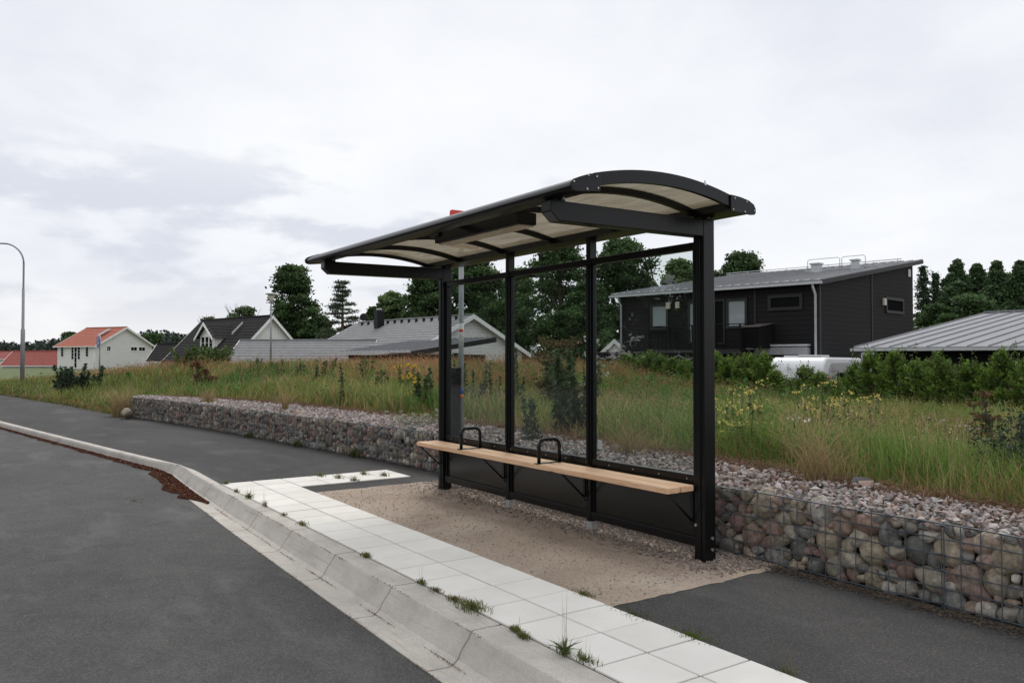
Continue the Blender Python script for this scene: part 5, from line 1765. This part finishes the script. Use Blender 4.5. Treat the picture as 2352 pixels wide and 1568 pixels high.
    xx = s_of(1735); MB().box(xx - .05, xx + .05, -.03, -.001, 2.9, ze - .05).build('cover_board', M['darktrim'], T)
    for (px, py) in ((1536.5, 702), (1558, 700.5)):
        x = s_of(px); z = zf(px, py); MB().box(x - .11, x + .11, -.12, -.002, z - .16, z + .16).build('wall_lamp', M['cream'], T, .02)
    y = d_of(2030); z = zs(2030, 693); MB().box(L + .002, L + .12, y - .12, y + .12, z - .17, z + .17).build('wall_lamp', M['cream'], T, .02)
    y = d_of(2089); z = zs(2089, 627); MB().box(L + .002, L + .06, y - .15, y + .15, z - .2, z + .2).build('wall_vent', M['gutter'], T, .02)
    # balcony
    a, b = s_of(1535), s_of(1742); zt = 2.98; pr = 1.6
    m = MB().box(a, b, -pr, -.002, zt - .2, zt)
    bal = m.build('balcony', M['darktrim'], T)
    m = MB()
    m.tube([(a, -.05, zt + 1.1), (a, -pr, zt + 1.1), (b, -pr, zt + 1.1), (b, -.05, zt + 1.1)], .025, 6)
    for (z_) in (.82, .06):
        m.box(a, b, -pr - .015, -pr + .015, zt + z_, zt + z_ + .04); m.box(a - .015, a + .015, -pr, -.05, zt + z_, zt + z_ + .04)
        m.box(b - .015, b + .015, -pr, -.05, zt + z_, zt + z_ + .04)
    n = 46
    for i in range(n + 1):
        x = a + (b - a) * i / n; m.box(x - .012, x + .012, -pr - .01, -pr + .01, zt + .06, zt + .84)
    for i in range(14):
        y = -pr + (pr - .05) * i / 14
        m.box(a - .01, a + .01, y - .012, y + .012, zt + .06, zt + .84); m.box(b - .01, b + .01, y - .012, y + .012, zt + .06, zt + .84)
    for i in range(5):
        x = a + (b - a) * i / 4; m.box(x - .03, x + .03, -pr - .03, -pr + .03, zt, zt + 1.1)
    m.build('balcony_railing', M['darkmatte'], bal)
    # heat pump cover hung on the wall
    m = MB().prism([(b - .05, -1.35, zt + .05), (b - .05, -1.35, zt + .92), (b - .05, -.002, zt + 1.1), (b - .05, -.002, zt + .05)], (.82, 0, 0))
    for i in range(9): m.box(b + .03, b + .7, -1.38, -1.352, zt + .12 + i * .085, zt + .16 + i * .085)
    m.build('louvred_box', M['darkmatte'], T)
    MB().prism([(b - .08, -1.42, zt + .95), (b - .08, 0, zt + 1.13), (b - .08, 0, zt + 1.155), (b - .08, -1.42, zt + .975)], (.88, 0, 0)).build('louvred_box_top', simple('brown_sheet', (.10, .085, .08), .5), T)
    # awnings
    x0, x1 = s_of(1722), s_of(1862)
    m = MB().prism([(x0, -.0, zf(1790, 799)), (x0, -.35, zf(1790, 797) - .0), (x0, -.35, zf(1790, 797) - .34), (x0, 0, zf(1790, 797) - .34)], (x1 - x0, 0, 0))
    m.build('awning', M['awning'], T, .02)
    MB().box(x0 - .02, x1 + .02, -.4, -.002, zf(1790, 797) + .03, zf(1790, 797) + .11).build('awning_cover', M['gutter'], T, .01)
    x0, x1 = s_of(1500), s_of(1668)
    MB().box(x0, x1, -2.3, -.002, 2.38, 2.46).build('terrace_canopy', M['gutter'], T)
    m = MB().box(x0 + .1, x1 - .1, -2.2, -.1, 2.20, 2.375)
    m.build('canopy_frame', M['darkmatte'], T)
    m = MB().tube([(x1 - .05, -2.2, 2.36), (x1 - .05, -2.1, 2.1), (x1 - .05, -2.1, 0)], .05, 8); m.build('downpipe', M['gutter'], T)
dark_house()

# dark fence with sagging cloth beside the dark house
def dark_fence():
    a = at(1372, 33); b = at(1648, 28)
    L = math.hypot(b[0] - a[0], b[1] - a[1])
    T = thing('dark_screen_fence', 'low dark screen fence with sagging cloth beyond the hedge', 'fence', (*a, -1.1), math.atan2(b[1] - a[1], b[0] - a[0]))
    MB().box(0, L, 0, .06, 0, 2.72).build('cloth_panel', M['darkmatte'], T)
    MB().box(-.05, L + .05, -.03, .09, 2.722, 2.80).build('top_rail', M['darktrim'], T, .01)
    m = MB()
    for i in range(7):
        x0 = L * i / 7; w = L / 7
        m.tube([(x0 + w * t, -.02, 2.66 - .16 * math.sin(math.pi * t)) for t in (0, .25, .5, .75, 1)], .02, 4)
    m.build('rope', M['awning'], T)
dark_fence()

# right garage with standing seam roof
def metal_garage():
    r0, d0 = (1961 - 1176) / 1828 * 24, 24.0
    ed = (.638, -.77)
    r1, d1 = r0 + ed[0] * 9, d0 + ed[1] * 9
    c, rz, L = frame_from(r0, d0, r1, d1)
    base = -1.1
    T = thing('metal_roofed_garage', 'black boarded garage under a broad grey standing seam roof', 'garage', (*c, base), rz)
    ze = 1.715 - base; run = 10.2; k = .138
    m = MB().add([(.45, .35, 0), (L, .35, 0), (L, run, 0), (.45, run, 0), (.45, .35, ze), (L, .35, ze), (L, run, ze + k * run - .1), (.45, run, ze + k * run - .1)],
                 [(0, 1, 5, 4), (1, 2, 6, 5), (2, 3, 7, 6), (3, 0, 4, 7)])
    m.build('wall', M['darkmatte'], T)
    m = MB(); m.prism([(0, 0, ze), (0, run, ze + k * run), (0, run, ze + k * run + .05), (0, 0, ze + .05)], (L, 0, 0))
    m.prism([(0, run + .002, ze + k * run), (0, run * 2, ze), (0, run * 2, ze + .05), (0, run + .002, ze + k * run + .05)], (L, 0, 0))
    n = 17
    for i in range(n + 1):
        x = (L - .03) * i / n
        m.prism([(x, 0, ze + .05), (x, run, ze + k * run + .05), (x, run, ze + k * run + .085), (x, 0, ze + .085)], (.03, 0, 0))
    m.box(-.02, L, run - .12, run + .12, ze + k * run + .06, ze + k * run + .12)
    m.build('roof', M['greymetal'], T)
    MB().box(-.05, L, -.13, -.005, ze - .06, ze + .02).build('gutter', M['gutter'], T)
    MB().tube([(.5, -.08, ze - .05), (.5, .28, ze - .3), (.5, .28, 0)], .05, 8).build('downpipe', M['gutter'], T)
metal_garage()

# ------------------------------------------------------------------ caravan and van
def text_mesh(s, size, mat, parent, loc, rot, name='lettering', bold=0.0):
    cu = bpy.data.curves.new(name, 'FONT'); cu.body = s; cu.size = size; cu.extrude = .001; cu.offset = bold
    o = bpy.data.objects.new(name, cu); COL.objects.link(o)
    dg = bpy.context.evaluated_depsgraph_get()
    me = bpy.data.meshes.new_from_object(o.evaluated_get(dg))
    bpy.data.objects.remove(o)
    me.materials.clear(); me.materials.append(mat)
    t = bpy.data.objects.new(name, me); COL.objects.link(t)
    t.location = loc; t.rotation_euler = rot; t.parent = parent
    return t

def caravan():
    al = rad(39)
    d0 = 30.0; rN = (1892 - 1176) / 1828 * d0
    Wc, Lc = 2.1, 5.2
    fl = (rN - math.cos(al) * Wc, d0 + math.sin(al) * Wc)
    c, rz, W1 = frame_from(*fl, rN, d0)
    base = -1.08
    T = thing('caravan', 'white touring caravan parked behind the thuja hedge', 'caravan', (*c, base), rz)
    H = 2.56; zb = .42
    n = 10
    prof = [(0.10, zb), (.02, zb + .25), (0, 1.2), (.03, 1.7)]
    for i in range(n + 1):
        a = math.pi / 2 * i / n
        prof.append((.04 + .5 * (1 - math.cos(a)), H - .5 + .5 * math.sin(a)))
    prof += [(Lc - .3, H - .02), (Lc, H - .3), (Lc, zb)]
    m = MB().prism([(0, y, z) for y, z in prof], (W1, 0, 0))
    body = m.build('body', M['vanwhite'], T, .09, seg=4)
    m = MB().prism([(W1 + .002, .62, 1.0), (W1 + .002, .42, 1.35), (W1 + .002, .45, 1.75), (W1 + .002, .58, 2.1), (W1 + .002, .85, 2.34), (W1 + .002, Lc - .12, 2.34), (W1 + .002, Lc - .12, 1.0)], (.006, 0, 0))
    m.build('side_panel', M['vangrey'], body, .002)
    m = MB().box(W1 * .14, W1 * .86, -.012, .01, 1.25, 1.40)
    MB().box(.25, W1 - .25, -.03, .02, 1.36, 1.40).build('front_trim', M['darkgrey'], body)
    MB().box(.2, .75, -.035, .01, 1.08, 1.22).build('tail_light', M['red'], body, .01)
    MB().box(W1 - .55, W1 - .2, -.035, .01, 1.42, 1.47).build('reflector', M['red'], body, .005)
    m = MB().box(W1 * .12, W1 * .58, .9, 2.6, H - .01, H + .07); m.build('roof_hatch', M['gutter'], body, .02)
    MB().box(W1 * .45, W1 * .88, .5, 1.5, H - .02, H + .09).build('roof_hatch', M['vangrey'], body, .03)
    m = MB().box(W1 + .006, W1 + .02, 1.55, 2.6, 1.45, 1.95); m.build('window', M['pane'], body, .004)
    m = MB().box(W1 + .006, W1 + .02, 3.1, 4.3, 1.45, 1.95); m.build('window', M['pane'], body, .004)
    for y in (2.6,):
        for x in (.02, W1 - .22):
            w = MB().tube([(x, y, .33), (x + .2, y, .33)], .33, 20, True, False).build('wheel', M['darkmatte'], T)
            MB().tube([(x - .01, y, .33), (x + .21, y, .33)], .19, 16, True, False).build('rim', M['steel'], w)
    m = MB().tube([(.3, .3, .42), (W1 / 2, -1.2, .40), (W1 - .3, .3, .42)], .04, 6); m.build('drawbar', M['darkgrey'], T)
    text_mesh('ADRIA', .22, M['darkgrey'], body, (.62, -.006, 1.62), (math.pi / 2, 0, 0), bold=.004)
    text_mesh('ADRIA', .17, M['darkgrey'], body, (W1 + .0095, .90, 1.72), (math.pi / 2, 0, math.pi / 2), bold=.003)
    MB().prism([(W1 + .009, .70, 1.72), (W1 + .009, .87, 1.72), (W1 + .009, .785, 1.86)], (.004, 0, 0)).build('red_emblem', M['red'], body)
caravan()

def van():
    c = at(1920, 37); b = at(2010, 36.2)
    rz = math.atan2(b[1] - c[1], b[0] - c[0])
    T = thing('white_van', 'white van roof showing above the caravan by the garage eave', 'van', (*c, -1.1), rz)
    prof = [(0, .45), (0, 1.9), (.35, 2.72), (.9, 2.80), (5.0, 2.76), (5.3, 2.5), (5.3, .45)]
    MB().prism([(x, 0, z) for x, z in prof], (0, 2.0, 0)).build('body', M['vanwhite'], T, .1, seg=3)
    MB().prism([(.09, -.004, 1.75), (.36, -.004, 2.35), (1.4, -.004, 2.4), (1.4, -.004, 1.75)], (0, .01, 0)).build('side_window', M['pane'], T)
    for x in (.9, 4.3):
        w = MB().tube([(x, .02, .35), (x, .24, .35)], .35, 18, True, False).build('wheel', M['darkmatte'], T)
        MB().tube([(x, .0, .35), (x, .2, .35)], .2, 14, True, False).build('rim', M['steel'], w)
van()

# ------------------------------------------------------------------ lamps and signs
def lamps():
    x, y = at(52, 40.8)
    T = thing('street_lamp', 'tall grey street lamp with a curved arm beside the path', 'street lamp', (x, y, 0))
    m = MB(); m.tube([(0, 0, -.1), (0, 0, 2.9), (0, 0, 2.95), (0, 0, 5.0)], [.105, .10, .07, .065], 10)
    m.tube([(0, 0, 4.96), (0, 0, 6.3)], .045, 8, False)
    A = -Vector((RT[0], RT[1], 0))
    pts = []
    for i in range(13):
        a = math.pi / 2 * i / 12
        pts.append(A * (1.05 * (1 - math.cos(a))) + Vector((0, 0, 6.3 + 1.03 * math.sin(a))))
    pts.append(A * 1.9 + Vector((0, 0, 7.36)))
    m.tube(pts, .04, 8)
    m.build('mast', M['galv'], T)
    p = A * 2.1 + Vector((0, 0, 7.33))
    MB().tube([A * 1.85 + Vector((0, 0, 7.36)), p, A * 2.5 + Vector((0, 0, 7.34))], [.05, .12, .07], 10).build('lamp_head', M['galv'], T)
    x, y = at(622, 41)
    b0 = float(field_z(x, y))
    T = thing('park_lamp', 'pale lamp post with conical head beside the tall oak', 'lamp post', (x, y, b0))
    zt = zat(676, 41) - b0
    MB().tube([(0, 0, 0), (0, 0, zt - .35)], [.05, .04], 10).build('mast', M['galv'], T)
    MB().tube([(0, 0, zt - .42), (0, 0, zt - .3), (0, 0, zt)], [.07, .09, .19], 14).build('lamp_shade', M['cream'], T)
    MB().tube([(0, 0, zt), (0, 0, zt + .05), (0, 0, zt + .09)], [.30, .28, .05], 16).build('lamp_cap', M['gutter'], T)
    x, y = at(1290, 78)
    T = thing('street_lamp', 'tiny distant street lamp with T shaped head behind the middle pane', 'street lamp', (x, y, -1.2))
    zt = zat(757, 78) + 1.2
    MB().tube([(0, 0, 0), (0, 0, zt)], .07, 8).build('mast', M['galv'], T)
    R3 = Vector((RT[0], RT[1], 0))
    MB().tube([-R3 * .75 + Vector((0, 0, zt)), R3 * .35 + Vector((0, 0, zt - .06))], .09, 8).build('lamp_head', M['gutter'], T)
    # blue round path sign, nearly edge on
    x, y = at(229, 36.5)
    b0 = float(field_z(x, y)); b0 = max(b0, 0)
    n2 = Vector((FW[0] * -.68 + RT[0] * -.73, FW[1] * -.68 + RT[1] * -.73, 0)).normalized()
    T = thing('path_sign', 'round blue path sign on a grey post before the white house', 'sign', (x, y, b0))
    zc = zat(785, 36.5) - b0
    MB().tube([(0, 0, -.1), (0, 0, zc + .25)], .03, 8).build('post', M['galv'], T)
    d = MB().disc(n2 * .045 + Vector((0, 0, zc)), n2, .31, .015, 28).build('sign_disc', M['white'], T)
    MB().disc(n2 * .055 + Vector((0, 0, zc)), n2, .29, .01, 28).build('sign_face', M['blue'], d)
    tdir = n2.cross(Vector((0, 0, 1)))
    mm = MB()
    for (u0, v0, u1, v1, r) in ((0, .12, 0, .0, .035), (0, .0, -.05, -.16, .025), (0, .0, .05, -.16, .025)):
        mm.tube([n2 * .063 + tdir * u0 + Vector((0, 0, zc + v0)), n2 * .063 + tdir * u1 + Vector((0, 0, zc + v1))], r * .6, 6)
    mm.disc(n2 * .063 + Vector((0, 0, zc + .18)), n2, .035, .006, 12)
    mm.build('walker_symbol', M['white'], d)
lamps()
# small white label on a stake on the stones behind the second pane
x, y = (-2.28, .95)
T = thing('plant_label', 'small white label tag standing on the stones behind the middle pane', 'label', (x, y, .49))
MB().prism([(0, 0, .05), (.045, .02, .04), (.045, .02, .13), (0, 0, .14)], (.002, -.003, 0)).build('tag', M['white'], T)
MB().tube([(.02, .012, -.03), (.02, .012, .08)], .003, 5).build('stake', M['steel'], T)

# ------------------------------------------------------------------ sky and light
SUN_EL, SUN_ROT = rad(48), rad(200)
CLX, CLY = 1.7, .4
world = bpy.data.worlds.new('World')
S.world = world
world.use_nodes = True
nt = world.node_tree
for n in list(nt.nodes): nt.nodes.remove(n)
out = nt.nodes.new('ShaderNodeOutputWorld')
bg = nt.nodes.new('ShaderNodeBackground'); bg.inputs[1].default_value = .1
sky = nt.nodes.new('ShaderNodeTexSky'); sky.sky_type = 'NISHITA'; sky.sun_disc = False
sky.sun_elevation = SUN_EL; sky.sun_rotation = SUN_ROT
tc = nt.nodes.new('ShaderNodeTexCoord')
sep = nt.nodes.new('ShaderNodeSeparateXYZ'); nt.links.new(tc.outputs['Generated'], sep.inputs[0])
def mth(op, a, b=None, c=None):
    n = nt.nodes.new('ShaderNodeMath'); n.operation = op
    for i, v in enumerate((a, b, c)):
        if v is None: continue
        if isinstance(v, (int, float)): n.inputs[i].default_value = v
        else: nt.links.new(v, n.inputs[i])
    return n.outputs[0]
zz = mth('MAXIMUM', sep.outputs[2], 0.0)
den = mth('ADD', zz, .30)
cx = mth('DIVIDE', sep.outputs[0], den); cy = mth('DIVIDE', sep.outputs[1], den)
cmb = nt.nodes.new('ShaderNodeCombineXYZ'); nt.links.new(cx, cmb.inputs[0]); nt.links.new(cy, cmb.inputs[1])
cmb.inputs[2].default_value = 3.7
n1 = tex(nt, cmb.outputs[0], 1.05, 9, .55, .15)
n2 = tex(nt, cmb.outputs[0], 3.2, 7, .6, .2)
dens = mth('ADD', mth('MULTIPLY', n1, .68), mth('MULTIPLY', n2, .32))
# darker bases gather to the left of the view, low down
lf = nt.nodes.new('ShaderNodeVectorMath'); lf.operation = 'DOT_PRODUCT'
nt.links.new(tc.outputs['Generated'], lf.inputs[0]); lf.inputs[1].default_value = (-.97, -.05, .22)
lw = mth('MINIMUM', mth('MAXIMUM', mth('MULTIPLY', mth('SUBTRACT', lf.outputs['Value'], .70), .36), -.05), .09)
cl = ramp(nt, [(.36, (10.0, 10.1, 10.25)), (.50, (9.3, 9.45, 9.85)), (.64, (8.2, 8.4, 9.05))], dens)
# separate soft grey heaps low above the horizon
mp2 = nt.nodes.new('ShaderNodeMapping'); mp2.inputs['Scale'].default_value = (5.2, 5.2, 15); mp2.inputs['Location'].default_value = (CLX, CLY, 0)
nt.links.new(tc.outputs['Generated'], mp2.inputs[0])
n3 = tex(nt, mp2.outputs[0], 1.0, 9, .52, .1)
def mrange(v, a, b, c, d):
    r = nt.nodes.new('ShaderNodeMapRange'); r.interpolation_type = 'SMOOTHSTEP'
    nt.links.new(v, r.inputs[0])
    for i, q in enumerate((a, b, c, d)): r.inputs[i + 1].default_value = q
    return r.outputs[0]
heap = mrange(mth('ADD', n3, lw), .565, .68, 0, 1)
win = mth('MULTIPLY', mrange(sep.outputs[2], .015, .06, .25, 1), mrange(sep.outputs[2], .17, .30, 1, 0.0))
heap = mth('MULTIPLY', heap, win)
clc = mixc(nt, mth('MULTIPLY', heap, .9), cl.outputs[0], (7.1, 7.35, 8.2))
hz = nt.nodes.new('ShaderNodeMapRange'); nt.links.new(sep.outputs[2], hz.inputs[0])
hz.inputs[1].default_value = 0; hz.inputs[2].default_value = .10; hz.inputs[3].default_value = .5; hz.inputs[4].default_value = 0
c1 = mixc(nt, hz.outputs[0], clc, (10.2, 10.1, 9.95))
c2 = mixc(nt, .94, sky.outputs[0], c1)
nt.links.new(c2, bg.inputs[0]); nt.links.new(bg.outputs[0], out.inputs[0])

ld = bpy.data.lights.new('sun', 'SUN'); ld.energy = 1.25; ld.angle = rad(20); ld.color = (1, .95, .87)
lo = bpy.data.objects.new('sun', ld); COL.objects.link(lo)
# sun high beyond the shelter, softened by cloud
sd = Vector((-.5, .35, .8)).normalized()
lo.rotation_euler = (-sd).to_track_quat('-Z', 'Y').to_euler()
az = math.atan2(sd.x, sd.y)
sky.sun_rotation = az; sky.sun_elevation = math.asin(sd.z)

# ------------------------------------------------------------------ camera
cd = bpy.data.cameras.new('camera'); cd.sensor_width = 36; cd.lens = 36 * 1828 / 2352
cd.clip_start = .05; cd.clip_end = 6000
co = bpy.data.objects.new('camera', cd); COL.objects.link(co)
co.location = CAM
pit = math.atan(38 / 1828)
fwd = Vector((FW[0] * math.cos(pit), FW[1] * math.cos(pit), math.sin(pit)))
co.rotation_euler = fwd.to_track_quat('-Z', 'Y').to_euler()
S.camera = co
S.view_settings.view_transform = 'Standard'
S.view_settings.look = 'None'
S.view_settings.exposure = 0
S.render.engine = 'CYCLES'
S.cycles.max_bounces = 8
S.cycles.transparent_max_bounces = 12
S.cycles.use_denoising = True
